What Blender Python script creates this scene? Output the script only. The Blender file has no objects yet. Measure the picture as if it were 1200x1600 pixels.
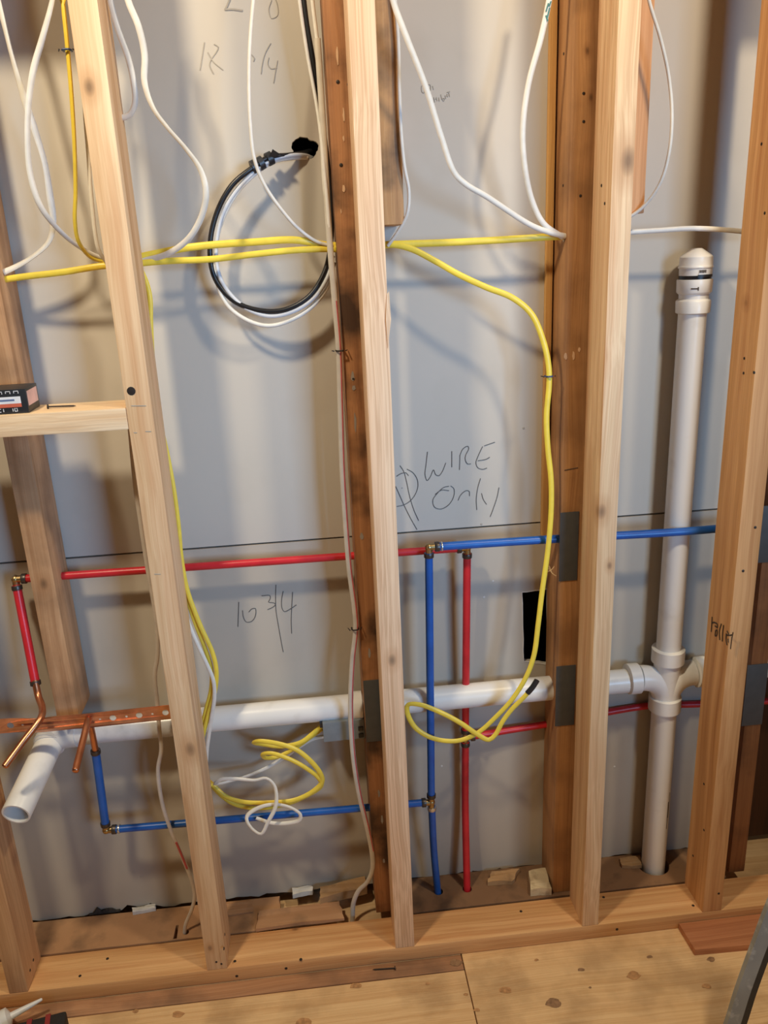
import bpy, bmesh, math, random
from mathutils import Vector, Matrix
random.seed(7)
scene = bpy.context.scene
COL = scene.collection
# ------------------------------------------------------------------ camera
F_PX, PITCH, YAW, ROLL = 1258.65, 0.3126, 0.0855, -0.0467
CAM = Vector((0.0, -1.3768, 1.4858))
FW = Vector((math.sin(YAW)*math.cos(PITCH), math.cos(YAW)*math.cos(PITCH), -math.sin(PITCH)))
_rt = Vector((math.cos(YAW), -math.sin(YAW), 0)); _up = _rt.cross(FW)
RT = math.cos(ROLL)*_rt + math.sin(ROLL)*_up
UP = -math.sin(ROLL)*_rt + math.cos(ROLL)*_up
cd = bpy.data.cameras.new('camera'); co = bpy.data.objects.new('camera', cd); COL.objects.link(co)
cd.sensor_fit = 'VERTICAL'; cd.sensor_height = 36.0; cd.lens = F_PX/1600*36.0; cd.clip_start = 0.02
m3 = Matrix((RT, UP, -FW)).transposed()
co.matrix_world = Matrix.Translation(CAM) @ m3.to_4x4()
scene.camera = co
# ------------------------------------------------------------------ light
scene.view_settings.view_transform = 'Standard'; scene.view_settings.look = 'None'
scene.view_settings.gamma = 1.0; scene.view_settings.use_curve_mapping = False
scene.view_settings.exposure = 0.45
w = bpy.data.worlds.new('world'); scene.world = w; w.use_nodes = True
w.node_tree.nodes['Background'].inputs[0].default_value = (1.0, 0.74, 0.48, 1)
w.node_tree.nodes['Background'].inputs[1].default_value = 0.03
def lamp(name, kind, loc, color, energy, **kw):
    d = bpy.data.lights.new(name, kind); d.color = color; d.energy = energy
    for k, v in kw.items():
        if k != 'target': setattr(d, k, v)
    o = bpy.data.objects.new(name, d); COL.objects.link(o); o.location = loc
    if 'target' in kw:
        o.rotation_euler = (Vector(kw['target'])-Vector(loc)).to_track_quat('-Z', 'Y').to_euler()
    return o
lamp('ceiling_bulb', 'POINT', (-0.74, -0.92, 2.72), (1.0, 0.84, 0.59), 76, shadow_soft_size=0.085)
lamp('second_ceiling_bulb', 'POINT', (1.0, -0.92, 2.72), (1.0, 0.84, 0.59), 50, shadow_soft_size=0.075)
lamp('window_daylight', 'AREA', (1.7, -2.9, 1.55), (0.35, 0.62, 1.0), 4.2, shape='RECTANGLE', size=0.9, size_y=1.1, target=(0.05, 0.2, 1.2), spread=math.radians(42))
# ------------------------------------------------------------------ pixel -> place helpers
def ray(x, y): return FW + RT*((x-600)/F_PX) - UP*((y-800)/F_PX)
def at(x, y, Y):
    d = ray(x, y); return CAM + d*((Y-CAM.y)/d.y)
def atz(x, y, Z):
    d = ray(x, y); return CAM + d*((Z-CAM.z)/d.z)
def atx(x, y, X):
    d = ray(x, y); return CAM + d*((X-CAM.x)/d.x)
# ------------------------------------------------------------------ materials
def nodes_of(name, rough=0.6, metal=0.0):
    m = bpy.data.materials.new(name); m.use_nodes = True
    nt = m.node_tree; b = nt.nodes['Principled BSDF']
    b.inputs['Roughness'].default_value = rough; b.inputs['Metallic'].default_value = metal
    return m, nt, b
def N(nt, t, **kw):
    n = nt.nodes.new(t)
    for k, v in kw.items():
        if k.startswith('i_'): n.inputs[k[2:].replace('_', ' ')].default_value = v
        else: setattr(n, k, v)
    return n
def mix(nt, fac, a, b, mode='MIX'):
    n = nt.nodes.new('ShaderNodeMix'); n.data_type = 'RGBA'; n.blend_type = mode
    for sock, val in ((n.inputs[0], fac), (n.inputs[6], a), (n.inputs[7], b)):
        if hasattr(val, 'is_linked') or isinstance(val, bpy.types.NodeSocket): nt.links.new(val, sock)
        else: sock.default_value = val if not isinstance(val, tuple) else (*val, 1)[:4]
    return n.outputs[2]
def ramp(nt, fac, stops):
    r = nt.nodes.new('ShaderNodeValToRGB'); e = r.color_ramp.elements
    e[0].position, e[0].color = stops[0][0], (*stops[0][1], 1)
    e[1].position, e[1].color = stops[-1][0], (*stops[-1][1], 1)
    for p, c in stops[1:-1]:
        k = e.new(p); k.color = (*c, 1)
    nt.links.new(fac, r.inputs[0]); return r.outputs[0]
def srgb(r, g, b):
    f = lambda c: (c/255/12.92) if c <= 10 else ((c/255+0.055)/1.055)**2.4
    return (f(r), f(g), f(b))
def wood(name, dark, light, axis='Z', knots=(), lines=0.0, stain=None, stain_amt=0.0, rough=0.62, blot=0.35):
    """grain runs along axis; knots = (x, y, z, r) in object space; stain = dirt colour in soft patches"""
    m, nt, b = nodes_of(name, rough)
    L = nt.links.new
    tc = N(nt, 'ShaderNodeTexCoord'); oi = N(nt, 'ShaderNodeObjectInfo')
    add = N(nt, 'ShaderNodeVectorMath', operation='ADD'); L(tc.outputs['Object'], add.inputs[0])
    sc = N(nt, 'ShaderNodeVectorMath', operation='SCALE'); sc.inputs[0].default_value = (13.1, 7.7, 21.3)
    L(oi.outputs['Random'], sc.inputs['Scale']); L(sc.outputs[0], add.inputs[1])
    # wobble
    nz = N(nt, 'ShaderNodeTexNoise'); nz.inputs['Scale'].default_value = 2.2; L(add.outputs[0], nz.inputs['Vector'])
    wbc = N(nt, 'ShaderNodeVectorMath', operation='SUBTRACT'); L(nz.outputs['Color'], wbc.inputs[0]); wbc.inputs[1].default_value = (.5, .5, .5)
    wob = N(nt, 'ShaderNodeVectorMath', operation='SCALE'); L(wbc.outputs[0], wob.inputs[0]); wob.inputs['Scale'].default_value = 0.035
    ad2 = N(nt, 'ShaderNodeVectorMath', operation='ADD'); L(add.outputs[0], ad2.inputs[0]); L(wob.outputs[0], ad2.inputs[1])
    mp = N(nt, 'ShaderNodeMapping')
    s = {'Z': (60, 60, 1.3), 'X': (1.3, 60, 60), 'Y': (60, 1.3, 60)}[axis]; mp.inputs['Scale'].default_value = s
    L(ad2.outputs[0], mp.inputs['Vector'])
    g = N(nt, 'ShaderNodeTexNoise'); g.inputs['Scale'].default_value = 1.0; g.inputs['Detail'].default_value = 5; g.inputs['Roughness'].default_value = 0.6
    L(mp.outputs[0], g.inputs['Vector'])
    mid = tuple((a*0.45+c*0.55) for a, c in zip(dark, light))
    colr = ramp(nt, g.outputs['Fac'], [(0.26, dark), (0.48, mid), (0.70, light)])
    # fine growth lines
    mp2 = N(nt, 'ShaderNodeMapping'); s2 = {'Z': (330, 330, 2.0), 'X': (2.0, 330, 330), 'Y': (330, 2.0, 330)}[axis]
    mp2.inputs['Scale'].default_value = s2; L(ad2.outputs[0], mp2.inputs['Vector'])
    g2 = N(nt, 'ShaderNodeTexNoise'); g2.inputs['Scale'].default_value = 1.0; g2.inputs['Detail'].default_value = 2
    L(mp2.outputs[0], g2.inputs['Vector'])
    fl = ramp(nt, g2.outputs['Fac'], [(0.38, (0.80-lines*0.2, 0.72-lines*0.2, 0.64-lines*0.2)), (0.6, (1, 1, 1))])
    colr = mix(nt, 0.45+lines*0.4, colr, fl, 'MULTIPLY')
    # broad tone bands
    mp3 = N(nt, 'ShaderNodeMapping'); s3 = {'Z': (22, 22, 1.1), 'X': (1.1, 22, 22), 'Y': (22, 1.1, 22)}[axis]
    mp3.inputs['Scale'].default_value = s3; L(ad2.outputs[0], mp3.inputs['Vector'])
    g3 = N(nt, 'ShaderNodeTexNoise'); g3.inputs['Scale'].default_value = 1.0; L(mp3.outputs[0], g3.inputs['Vector'])
    bl = ramp(nt, g3.outputs['Fac'], [(0.35, (0.80, 0.70, 0.58)), (0.62, (1.05, 1.02, 1.0))])
    colr = mix(nt, blot*1.6, colr, bl, 'MULTIPLY')
    if stain:
        st = N(nt, 'ShaderNodeTexNoise'); st.inputs['Scale'].default_value = 9.0; st.inputs['Detail'].default_value = 5
        L(add.outputs[0], st.inputs['Vector'])
        mr = N(nt, 'ShaderNodeMapRange'); mr.inputs[1].default_value = 0.46; mr.inputs[2].default_value = 0.66
        mr.inputs[3].default_value = 0; mr.inputs[4].default_value = stain_amt; L(st.outputs['Fac'], mr.inputs[0])
        colr = mix(nt, mr.outputs[0], colr, stain)
    for (kx, ky, kz, kr) in knots:
        sub = N(nt, 'ShaderNodeVectorMath', operation='SUBTRACT'); L(tc.outputs['Object'], sub.inputs[0]); sub.inputs[1].default_value = (kx, ky, kz)
        k2 = N(nt, 'ShaderNodeVectorMath', operation='ADD'); L(sub.outputs[0], k2.inputs[0]); L(wob.outputs[0], k2.inputs[1])
        k3 = N(nt, 'ShaderNodeVectorMath', operation='MULTIPLY'); L(k2.outputs[0], k3.inputs[0])
        k3.inputs[1].default_value = {'Z': (1, 0.6, .6), 'X': (.6, 1, 1), 'Y': (1, .6, 1)}[axis]
        ln = N(nt, 'ShaderNodeVectorMath', operation='LENGTH'); L(k3.outputs[0], ln.inputs[0])
        mr = N(nt, 'ShaderNodeMapRange'); mr.inputs[1].default_value = kr*0.35; mr.inputs[2].default_value = kr*1.5
        mr.inputs[3].default_value = 0.8; mr.inputs[4].default_value = 0.0; L(ln.outputs['Value'], mr.inputs[0])
        mh = N(nt, 'ShaderNodeMapRange'); mh.inputs[1].default_value = kr*1.0; mh.inputs[2].default_value = kr*3.4
        mh.inputs[3].default_value = 0.5; mh.inputs[4].default_value = 0.0; L(ln.outputs['Value'], mh.inputs[0])
        colr = mix(nt, mh.outputs[0], colr, (dark[0]*.72, dark[1]*.60, dark[2]*.48))
        colr = mix(nt, mr.outputs[0], colr, tuple(c*0.30 for c in dark))
    L(colr, b.inputs['Base Color'])
    bp = N(nt, 'ShaderNodeBump'); bp.inputs['Strength'].default_value = 0.25; bp.inputs['Distance'].default_value = 0.002
    L(g2.outputs['Fac'], bp.inputs['Height']); L(bp.outputs[0], b.inputs['Normal'])
    return m
def plain(name, col, rough=0.5, metal=0.0, var=0.12, scale=40.0, bump=0.0, coat=0.0):
    """one colour with slight procedural variation"""
    m, nt, b = nodes_of(name, rough, metal); L = nt.links.new
    tc = N(nt, 'ShaderNodeTexCoord'); n = N(nt, 'ShaderNodeTexNoise'); n.inputs['Scale'].default_value = scale; n.inputs['Detail'].default_value = 4
    L(tc.outputs['Object'], n.inputs['Vector'])
    c = ramp(nt, n.outputs['Fac'], [(0.3, tuple(x*(1-var) for x in col)), (0.7, tuple(min(1, x*(1+var)) for x in col))])
    L(c, b.inputs['Base Color'])
    if coat: b.inputs['Coat Weight'].default_value = coat
    if bump:
        bp = N(nt, 'ShaderNodeBump'); bp.inputs['Strength'].default_value = bump; bp.inputs['Distance'].default_value = 0.002
        L(n.outputs['Fac'], bp.inputs['Height']); L(bp.outputs[0], b.inputs['Normal'])
    return m
def dirty(name, col, spot, lo, hi, scale=14.0, rough=0.8, amt=0.8, col2=None, bump=0.2, stretch=(1, 1, 1)):
    m, nt, b = nodes_of(name, rough); L = nt.links.new
    tc = N(nt, 'ShaderNodeTexCoord'); mp = N(nt, 'ShaderNodeMapping'); mp.inputs['Scale'].default_value = stretch; L(tc.outputs['Object'], mp.inputs[0])
    n = N(nt, 'ShaderNodeTexNoise'); n.inputs['Scale'].default_value = scale; n.inputs['Detail'].default_value = 7
    n2 = N(nt, 'ShaderNodeTexNoise'); n2.inputs['Scale'].default_value = scale*0.22; n2.inputs['Detail'].default_value = 3
    L(mp.outputs[0], n.inputs['Vector']); L(mp.outputs[0], n2.inputs['Vector'])
    c = ramp(nt, n2.outputs['Fac'], [(0.35, col), (0.65, col2 or tuple(x*1.12 for x in col))])
    mr = N(nt, 'ShaderNodeMapRange'); mr.inputs[1].default_value = lo; mr.inputs[2].default_value = hi; mr.inputs[3].default_value = 0; mr.inputs[4].default_value = amt
    L(n.outputs['Fac'], mr.inputs[0]); c = mix(nt, mr.outputs[0], c, spot)
    L(c, b.inputs['Base Color'])
    bp = N(nt, 'ShaderNodeBump'); bp.inputs['Strength'].default_value = bump; bp.inputs['Distance'].default_value = 0.003
    L(n.outputs['Fac'], bp.inputs['Height']); L(bp.outputs[0], b.inputs['Normal'])
    return m
MAT = {}
MAT['drywall'] = dirty('drywall_paper', (0.545, 0.505, 0.44), (0.46, 0.41, 0.34), 0.56, 0.80, 7.0, 0.9, 0.35, (0.59, 0.545, 0.48), 0.06)
MAT['drywall_low'] = dirty('brown_drywall_paper', (0.475, 0.425, 0.355), (0.38, 0.33, 0.26), 0.54, 0.78, 7.0, 0.9, 0.4, (0.515, 0.46, 0.385), 0.06)
MAT['plaster'] = plain('gypsum_core', (0.66, 0.64, 0.60), 0.95, bump=0.5)
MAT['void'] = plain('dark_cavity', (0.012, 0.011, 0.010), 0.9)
MAT['pencil'] = plain('pencil_graphite', (0.10, 0.095, 0.09), 0.6)
MAT['faint'] = plain('faint_pencil', (0.40, 0.365, 0.31), 0.8)
MAT['white_cable'] = plain('white_cable_jacket', (0.80, 0.77, 0.70), 0.42, var=0.06, scale=60)
MAT['grey_cable'] = plain('aged_cable_jacket', (0.64, 0.58, 0.52), 0.5, var=0.1)
MAT['yellow_cable'] = plain('yellow_cable_jacket', (0.88, 0.67, 0.075), 0.38, var=0.06, scale=60)
MAT['black_cable'] = plain('black_cable_jacket', (0.012, 0.012, 0.014), 0.35)
MAT['red_pex'] = plain('red_pex', (0.60, 0.022, 0.032), 0.35, var=0.15, scale=25)
MAT['blue_pex'] = plain('blue_pex', (0.012, 0.105, 0.42), 0.35, var=0.15, scale=25)
MAT['stripe'] = plain('red_stripe', (0.55, 0.10, 0.10), 0.5)
MAT['pvc'] = dirty('white_pvc', (0.84, 0.83, 0.80), (0.50, 0.46, 0.40), 0.60, 0.85, 22.0, 0.32, 0.35, (0.87, 0.86, 0.84), 0.03)
MAT['pvc_grey'] = dirty('primer_smeared_pvc', (0.60, 0.61, 0.63), (0.30, 0.30, 0.30), 0.5, 0.75, 20.0, 0.25, 0.5, (0.72, 0.72, 0.73), 0.05)
MAT['copper'] = plain('copper', (0.62, 0.27, 0.15), 0.33, 1.0, 0.15)
MAT['copper_strap'] = plain('copper_plated_strap', (0.68, 0.34, 0.20), 0.42, 0.85, 0.2)
MAT['brass'] = plain('brass_fitting', (0.46, 0.33, 0.16), 0.35, 1.0, 0.2)
MAT['crimp'] = plain('dark_crimp_ring', (0.10, 0.085, 0.075), 0.4, 0.8)
MAT['steel_clip'] = plain('bright_clip', (0.7, 0.7, 0.68), 0.3, 0.9)
MAT['nail_plate'] = plain('galvanised_plate', (0.085, 0.09, 0.095), 0.6, 0.2, 0.1)
MAT['nail'] = plain('dark_nail', (0.045, 0.035, 0.03), 0.5, 0.5)
MAT['staple_blue'] = plain('blue_staple', (0.02, 0.05, 0.16), 0.45)
MAT['grey_box'] = plain('grey_plastic', (0.22, 0.25, 0.27), 0.5)
MAT['ladder'] = dirty('worn_aluminium', (0.34, 0.355, 0.345), (0.62, 0.62, 0.60), 0.54, 0.70, 34.0, 0.6, 0.8, (0.22, 0.23, 0.225), 0.1)
MAT['black_card'] = plain('black_card', (0.02, 0.022, 0.026), 0.4)
MAT['white_print'] = plain('white_print', (0.78, 0.80, 0.84), 0.5)
MAT['red_print'] = plain('red_print', (0.62, 0.14, 0.08), 0.5)
MAT['blue_print'] = plain('blue_print', (0.12, 0.17, 0.32), 0.5)
MAT['pink_print'] = plain('pink_label', (0.74, 0.47, 0.43), 0.5)
MAT['nozzle'] = plain('white_plastic', (0.82, 0.83, 0.84), 0.35, var=0.03)
MAT['black_rubber'] = plain('black_fabric', (0.022, 0.020, 0.020), 0.7, bump=0.4, scale=300)
MAT['red_rubber'] = plain('red_webbing', (0.30, 0.035, 0.035), 0.6)
MAT['teal_ink'] = plain('teal_ink', (0.06, 0.22, 0.22), 0.6)
MAT['ink'] = plain('lumber_stamp_ink', (0.07, 0.045, 0.03), 0.7)
# ------------------------------------------------------------------ mesh helpers
OFF = {}
def obj(name, verts, faces, mat, parent=None, origin=None, smooth=None, mats=None, fmat=None):
    """one mesh object; verts in world space"""
    o0 = OFF[parent.name] if parent is not None else (Vector(origin) if origin is not None else Vector((0, 0, 0)))
    me = bpy.data.meshes.new(name)
    me.from_pydata([tuple(Vector(v)-o0) for v in verts], [], faces)
    for mm in ([mat] if mats is None else mats): me.materials.append(mm)
    if fmat: 
        for p, i in zip(me.polygons, fmat): p.material_index = i
    bm = bmesh.new(); bm.from_mesh(me); bmesh.ops.recalc_face_normals(bm, faces=bm.faces); bm.to_mesh(me); bm.free()
    if smooth is not None:
        for p in me.polygons: p.use_smooth = True
        me.set_sharp_from_angle(angle=math.radians(smooth))
    o = bpy.data.objects.new(name, me); COL.objects.link(o)
    if parent is not None: o.parent = parent; OFF[o.name] = o0
    else: o.location = o0; OFF[o.name] = o0
    return o
def tag(o, label=None, cat=None, group=None, kind=None):
    if label: o['label'] = label
    if cat: o['category'] = cat
    if group: o['group'] = group
    if kind: o['kind'] = kind
    return o
def thing(name, loc, label=None, cat=None, group=None, kind=None):
    o = bpy.data.objects.new(name, None); COL.objects.link(o); o.location = loc; o.empty_display_size = 0.05
    OFF[o.name] = Vector(loc); return tag(o, label, cat, group, kind)
def bevel_box(c0, c1, r=0.0015, jitter=0.0):
    x0, y0, z0 = c0; x1, y1, z1 = c1
    bm = bmesh.new()
    vs = [bm.verts.new(p) for p in ((x0,y0,z0),(x1,y0,z0),(x1,y1,z0),(x0,y1,z0),(x0,y0,z1),(x1,y0,z1),(x1,y1,z1),(x0,y1,z1))]
    for f in ((0,3,2,1),(4,5,6,7),(0,1,5,4),(1,2,6,5),(2,3,7,6),(3,0,4,7)): bm.faces.new([vs[i] for i in f])
    if r: bmesh.ops.bevel(bm, geom=list(bm.edges), offset=r, segments=2, affect='EDGES', profile=0.6)
    bm.verts.index_update()
    V = [v.co.copy() for v in bm.verts]; Fc = [[v.index for v in f.verts] for f in bm.faces]; bm.free()
    return V, Fc
def box(name, c0, c1, mat, parent=None, r=0.0015, origin='base', smooth=40, xf=None):
    V, Fc = bevel_box(c0, c1, r)
    if xf: V = [xf(v) for v in V]
    og = None
    if parent is None: og = ((c0[0]+c1[0])/2, (c0[1]+c1[1])/2, min(c0[2], c1[2]))
    return obj(name, V, Fc, mat, parent, og, smooth)
def extrude_outline(outer, holes, z0, z1, to3):
    """filled outline with holes, extruded z0..z1; to3 maps (u, v, w) to world. Returns verts, faces"""
    cu = bpy.data.curves.new('tmp', 'CURVE'); cu.dimensions = '2D'; cu.fill_mode = 'BOTH'; cu.extrude = (z1-z0)/2
    for poly in [outer]+list(holes):
        s = cu.splines.new('POLY'); s.points.add(len(poly)-1); s.use_cyclic_u = True
        for p, (u, v) in zip(s.points, poly): p.co = (u, v, 0, 1)
    o = bpy.data.objects.new('tmp', cu); COL.objects.link(o)
    dg = bpy.context.evaluated_depsgraph_get(); me = bpy.data.meshes.new_from_object(o.evaluated_get(dg))
    bm = bmesh.new(); bm.from_mesh(me); bmesh.ops.remove_doubles(bm, verts=bm.verts, dist=1e-5); bm.verts.index_update()
    zc = (z0+z1)/2
    V = [to3(v.co.x, v.co.y, v.co.z+zc) for v in bm.verts]; Fc = [[v.index for v in f.verts] for f in bm.faces]
    bm.free(); bpy.data.objects.remove(o); bpy.data.curves.remove(cu); bpy.data.meshes.remove(me)
    return V, Fc
def catmull(pts, step=0.006):
    P = [Vector(p) for p in pts]; out = []
    if len(P) == 2:
        n = max(2, int((P[1]-P[0]).length/step)); return [P[0].lerp(P[1], i/n) for i in range(n+1)]
    E_ = [P[0]*2-P[1]]+P+[P[-1]*2-P[-2]]
    for i in range(1, len(E_)-2):
        p0, p1, p2, p3 = E_[i-1:i+3]
        t0 = 0.0; t1 = t0+max((p1-p0).length, 1e-5)**.5; t2 = t1+max((p2-p1).length, 1e-5)**.5; t3 = t2+max((p3-p2).length, 1e-5)**.5
        n = max(2, int((p2-p1).length/step))
        for k in range(n):
            t = t1+(t2-t1)*k/n
            A1 = p0*((t1-t)/(t1-t0))+p1*((t-t0)/(t1-t0)); A2 = p1*((t2-t)/(t2-t1))+p2*((t-t1)/(t2-t1)); A3 = p2*((t3-t)/(t3-t2))+p3*((t-t2)/(t3-t2))
            B1 = A1*((t2-t)/(t2-t0))+A2*((t-t0)/(t2-t0)); B2 = A2*((t3-t)/(t3-t1))+A3*((t-t1)/(t3-t1))
            out.append(B1*((t2-t)/(t2-t1))+B2*((t-t1)/(t2-t1)))
    out.append(P[-1]); return out
def sweep(pts, a, b, seg=10, ref=Vector((0, 1, 0)), twist=None, flat=False, close=True):
    """elliptic tube along pts: half-width a in the plane facing ref, half-thickness b along ref"""
    n = len(pts); V = []; Fc = []; prevW = None
    for i, p in enumerate(pts):
        T = (pts[min(i+1, n-1)]-pts[max(i-1, 0)])
        T = T.normalized() if T.length > 1e-9 else Vector((0, 0, 1))
        W = T.cross(ref)
        if W.length < 0.25:
            W = prevW-T*prevW.dot(T) if prevW is not None else T.cross(Vector((0, 0, 1)))
        W.normalize()
        if prevW is not None and W.dot(prevW) < 0: W = -W
        if prevW is not None: W = (W*0.5+prevW*0.5); W = (W-T*W.dot(T)).normalized()
        prevW = W.copy(); D = T.cross(W).normalized()
        if twist:
            th = twist(i/(n-1)); W, D = W*math.cos(th)+D*math.sin(th), D*math.cos(th)-W*math.sin(th)
        for k in range(seg):
            an = 2*math.pi*k/seg; V.append(p+W*(a*math.cos(an))+D*(b*math.sin(an)))
    for i in range(n-1):
        for k in range(seg):
            Fc.append((i*seg+k, i*seg+(k+1) % seg, (i+1)*seg+(k+1) % seg, (i+1)*seg+k))
    if close: Fc.append(tuple(range(seg))[::-1]); Fc.append(tuple((n-1)*seg+k for k in range(seg)))
    return V, Fc
def px_path(path):
    """(x, y, depth) triples -> smooth world polyline"""
    return catmull([at(*p) for p in path])
def tube_obj(name, pts, a, b, mat, parent=None, seg=10, twist=None, smooth=50):
    V, Fc = sweep(pts, a, b, seg, twist=twist)
    return obj(name, V, Fc, mat, parent, pts[0] if parent is None else None, smooth)
def lathe(prof, p0, axis, seg=28, inner=False):
    """surface of revolution: prof = (t along axis from p0, radius)"""
    A = Vector(axis).normalized(); u = A.cross(Vector((0.3, 0.9, 0.2))).normalized(); v = A.cross(u)
    V = []; Fc = []
    for t, r in prof:
        for k in range(seg):
            an = 2*math.pi*k/seg; V.append(Vector(p0)+A*t+u*(r*math.cos(an))+v*(r*math.sin(an)))
    n = len(prof)
    for i in range(n-1):
        for k in range(seg): Fc.append((i*seg+k, i*seg+(k+1) % seg, (i+1)*seg+(k+1) % seg, (i+1)*seg+k))
    Fc.append(tuple(range(seg))[::-1]); Fc.append(tuple((n-1)*seg+k for k in range(seg)))
    return V, Fc
def join(*parts):
    V = []; Fc = []
    for v, f in parts:
        n = len(V); V += list(v); Fc += [tuple(i+n for i in q) for q in f]
    return V, Fc
def jag(p, q, n, amp):
    out = []
    for i in range(n):
        t = i/n; out.append((p[0]+(q[0]-p[0])*t+random.uniform(-amp, amp)*(i > 0), p[1]+(q[1]-p[1])*t+random.uniform(-amp, amp)*(i > 0)))
    return out
# ================================================================== THE SETTING
YD = 0.200                                  # face of the old drywall
SY0, SY1 = 0.105, 0.197                     # old stud wall
FY1 = 0.089                                 # back of the new stud wall
ply = wood('floor_plywood', srgb(222, 180, 130), srgb(246, 212, 164), 'X', knots=(), stain=srgb(150, 114, 80), stain_amt=0.45, rough=0.7, blot=0.1)
ply_strip = wood('weathered_board', srgb(160, 116, 86), srgb(204, 158, 122), 'X', stain=srgb(90, 70, 58), stain_amt=0.5)
fl = thing('floor', (0, 0, 0), kind='structure')
def sheet(x0, x1, y0, y1, mat, z=0.0, name='plywood_sheet'):
    return box(name, (x0, y0, z-0.018), (x1, y1, z), mat, fl, r=0.0012)
g = 0.0012
sheet(-1.9, 0.2435-g, -2.6, -0.040-g, ply); sheet(0.2435+g, 1.9, -2.6, 0.42, ply)
sheet(-1.9, 0.2435-g, -0.040+g, -0.0005, ply_strip, name='floor_strip'); sheet(-1.9, 0.2435-g, 0.0005, 0.42, ply)
def floor_spot(x, y, r, mat, sx=1.6):
    p = atz(x, y, 0.0004); n = 22
    V = [p+Vector((r*sx*math.cos(a)*(1+.14*math.sin(3*a+x)+.07*math.sin(7*a+y)), r*math.sin(a)*(1+.2*math.cos(2*a+y)), 0)) for a in [2*math.pi*k/n for k in range(n)]]
    V2 = [v+Vector((0, 0, 0.0004)) for v in V]
    Fc = [tuple(range(n, 2*n))]+[(k, (k+1) % n, n+(k+1) % n, n+k) for k in range(n)]
    o = obj('knot', V+V2, Fc, mat, fl)
knot_m = plain('floor_knot', srgb(186, 140, 96), 0.7, var=0.3, scale=120)
knot_d = plain('dark_floor_knot', srgb(150, 116, 86), 0.7, var=0.3, scale=120)
for x, y, r, k in ((556,1540,.0075,0),(475,1597,.010,0),(790,1547,.008,0),(668,1537,.003,0),(838,1500,.003,0),(908,1515,.0045,1),(865,1567,.010,1),(1015,1495,.004,1),
                   (1111,1499,.0055,1),(278,1585,.0075,0),(745,1578,.004,0),(728,1554,.003,0),(990,1524,.009,0),(922,1543,.002,1),(1104,1541,.006,0),(712,1504,.0085,1),(212,1580,.004,0)):
    floor_spot(x, y, r, (knot_m, knot_d)[k])
# ---- old drywall: two panels meeting at a horizontal joint
wb = thing('wall_back', (0, YD, 0), kind='structure')
XR = 0.9555
jz = lambda x: 0.9255
hole_round = []
hc = at(476, 232, YD); random.seed(3)
for k in range(34):
    a = 2*math.pi*k/34; rr = 0.0222*(1+.07*math.sin(3*a+1)+.05*math.sin(5*a)+random.uniform(-.055, .055))
    hole_round.append((hc.x+rr*1.05*math.cos(a), hc.z+rr*0.85*math.sin(a)))
oa = [at(815, 925, YD), at(856, 920, YD), at(856, 1038, YD), at(818, 1033, YD)]
hole_outlet = []
for i in range(4):
    p, q_ = oa[i], oa[(i+1) % 4]; hole_outlet += jag((p.x, p.z), (q_.x, q_.z), 6, 0.0012)
def wall_panel(name, outer, holes, mat):
    V, Fc = extrude_outline(outer, holes, 0, 0.0125, lambda u, v, t: Vector((u, YD+t, v)))
    return obj(name, V, Fc, mat, wb)
up_panel = wall_panel('drywall_panel', [(-1.7, 0.9275), (XR, 0.9275), (XR, 2.44), (-1.7, 2.44)], [hole_round], MAT['drywall'])
bot = []
random.seed(11)
x = -1.7
while x < XR:
    z = 0.036+random.uniform(-.003, .005)
    if -0.56 < x < -0.44: z += 0.012*random.random()
    bot.append((x, z)); x += random.uniform(0.008, 0.025)
bot.append((XR, 0.037))
low_panel = wall_panel('drywall_panel', bot+[(XR, 0.9235), (-1.7, 0.9235)], [hole_outlet], MAT['drywall_low'])
box('joint_gap_dark', (-1.7, YD+0.0128, 0.90), (XR, YD+0.016, 0.95), MAT['void'], wb, r=0)  # near-black strip painted in for the dark of the joint gap
box('void_backing', (-1.7, 0.32, 0.0), (XR+.02, 0.34, 2.44), MAT['void'], wb, r=0)  # near-black sheet stands in for the unlit void seen through the holes
# torn paper rim of the holes
def rim(pts, mat, r=0.0016):
    P = [Vector((u, YD-0.0005, v)) for u, v in pts]; P.append(P[0])
    V, Fc = sweep(P, r, r*0.8, 6); return obj('torn_paper_rim', V, Fc, mat, low_panel)
rim(hole_outlet, MAT['plaster'], 0.0012)
# screw dimples
for x_, y_ in ((770,908),(756,933),(752,819),(818,669),(220,1370),(690,1197),(960,1198)):
    p = at(x_, y_, YD); V, Fc = lathe([(0, 0.0026), (0.0008, 0.002)], p, (0, -1, 0), 10)
    obj('screw_head', V, Fc, MAT['plaster'] if x_ not in (752, 818, 220) else MAT['faint'], low_panel)
# brown board beyond the last old stud
box('brown_sheathing', (XR+0.002, 0.235, 0.02), (1.7, 0.255, 2.44), wood('brown_sheathing_wood', srgb(48, 28, 18), srgb(84, 50, 32), 'Z'), wb, r=0.001)
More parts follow.
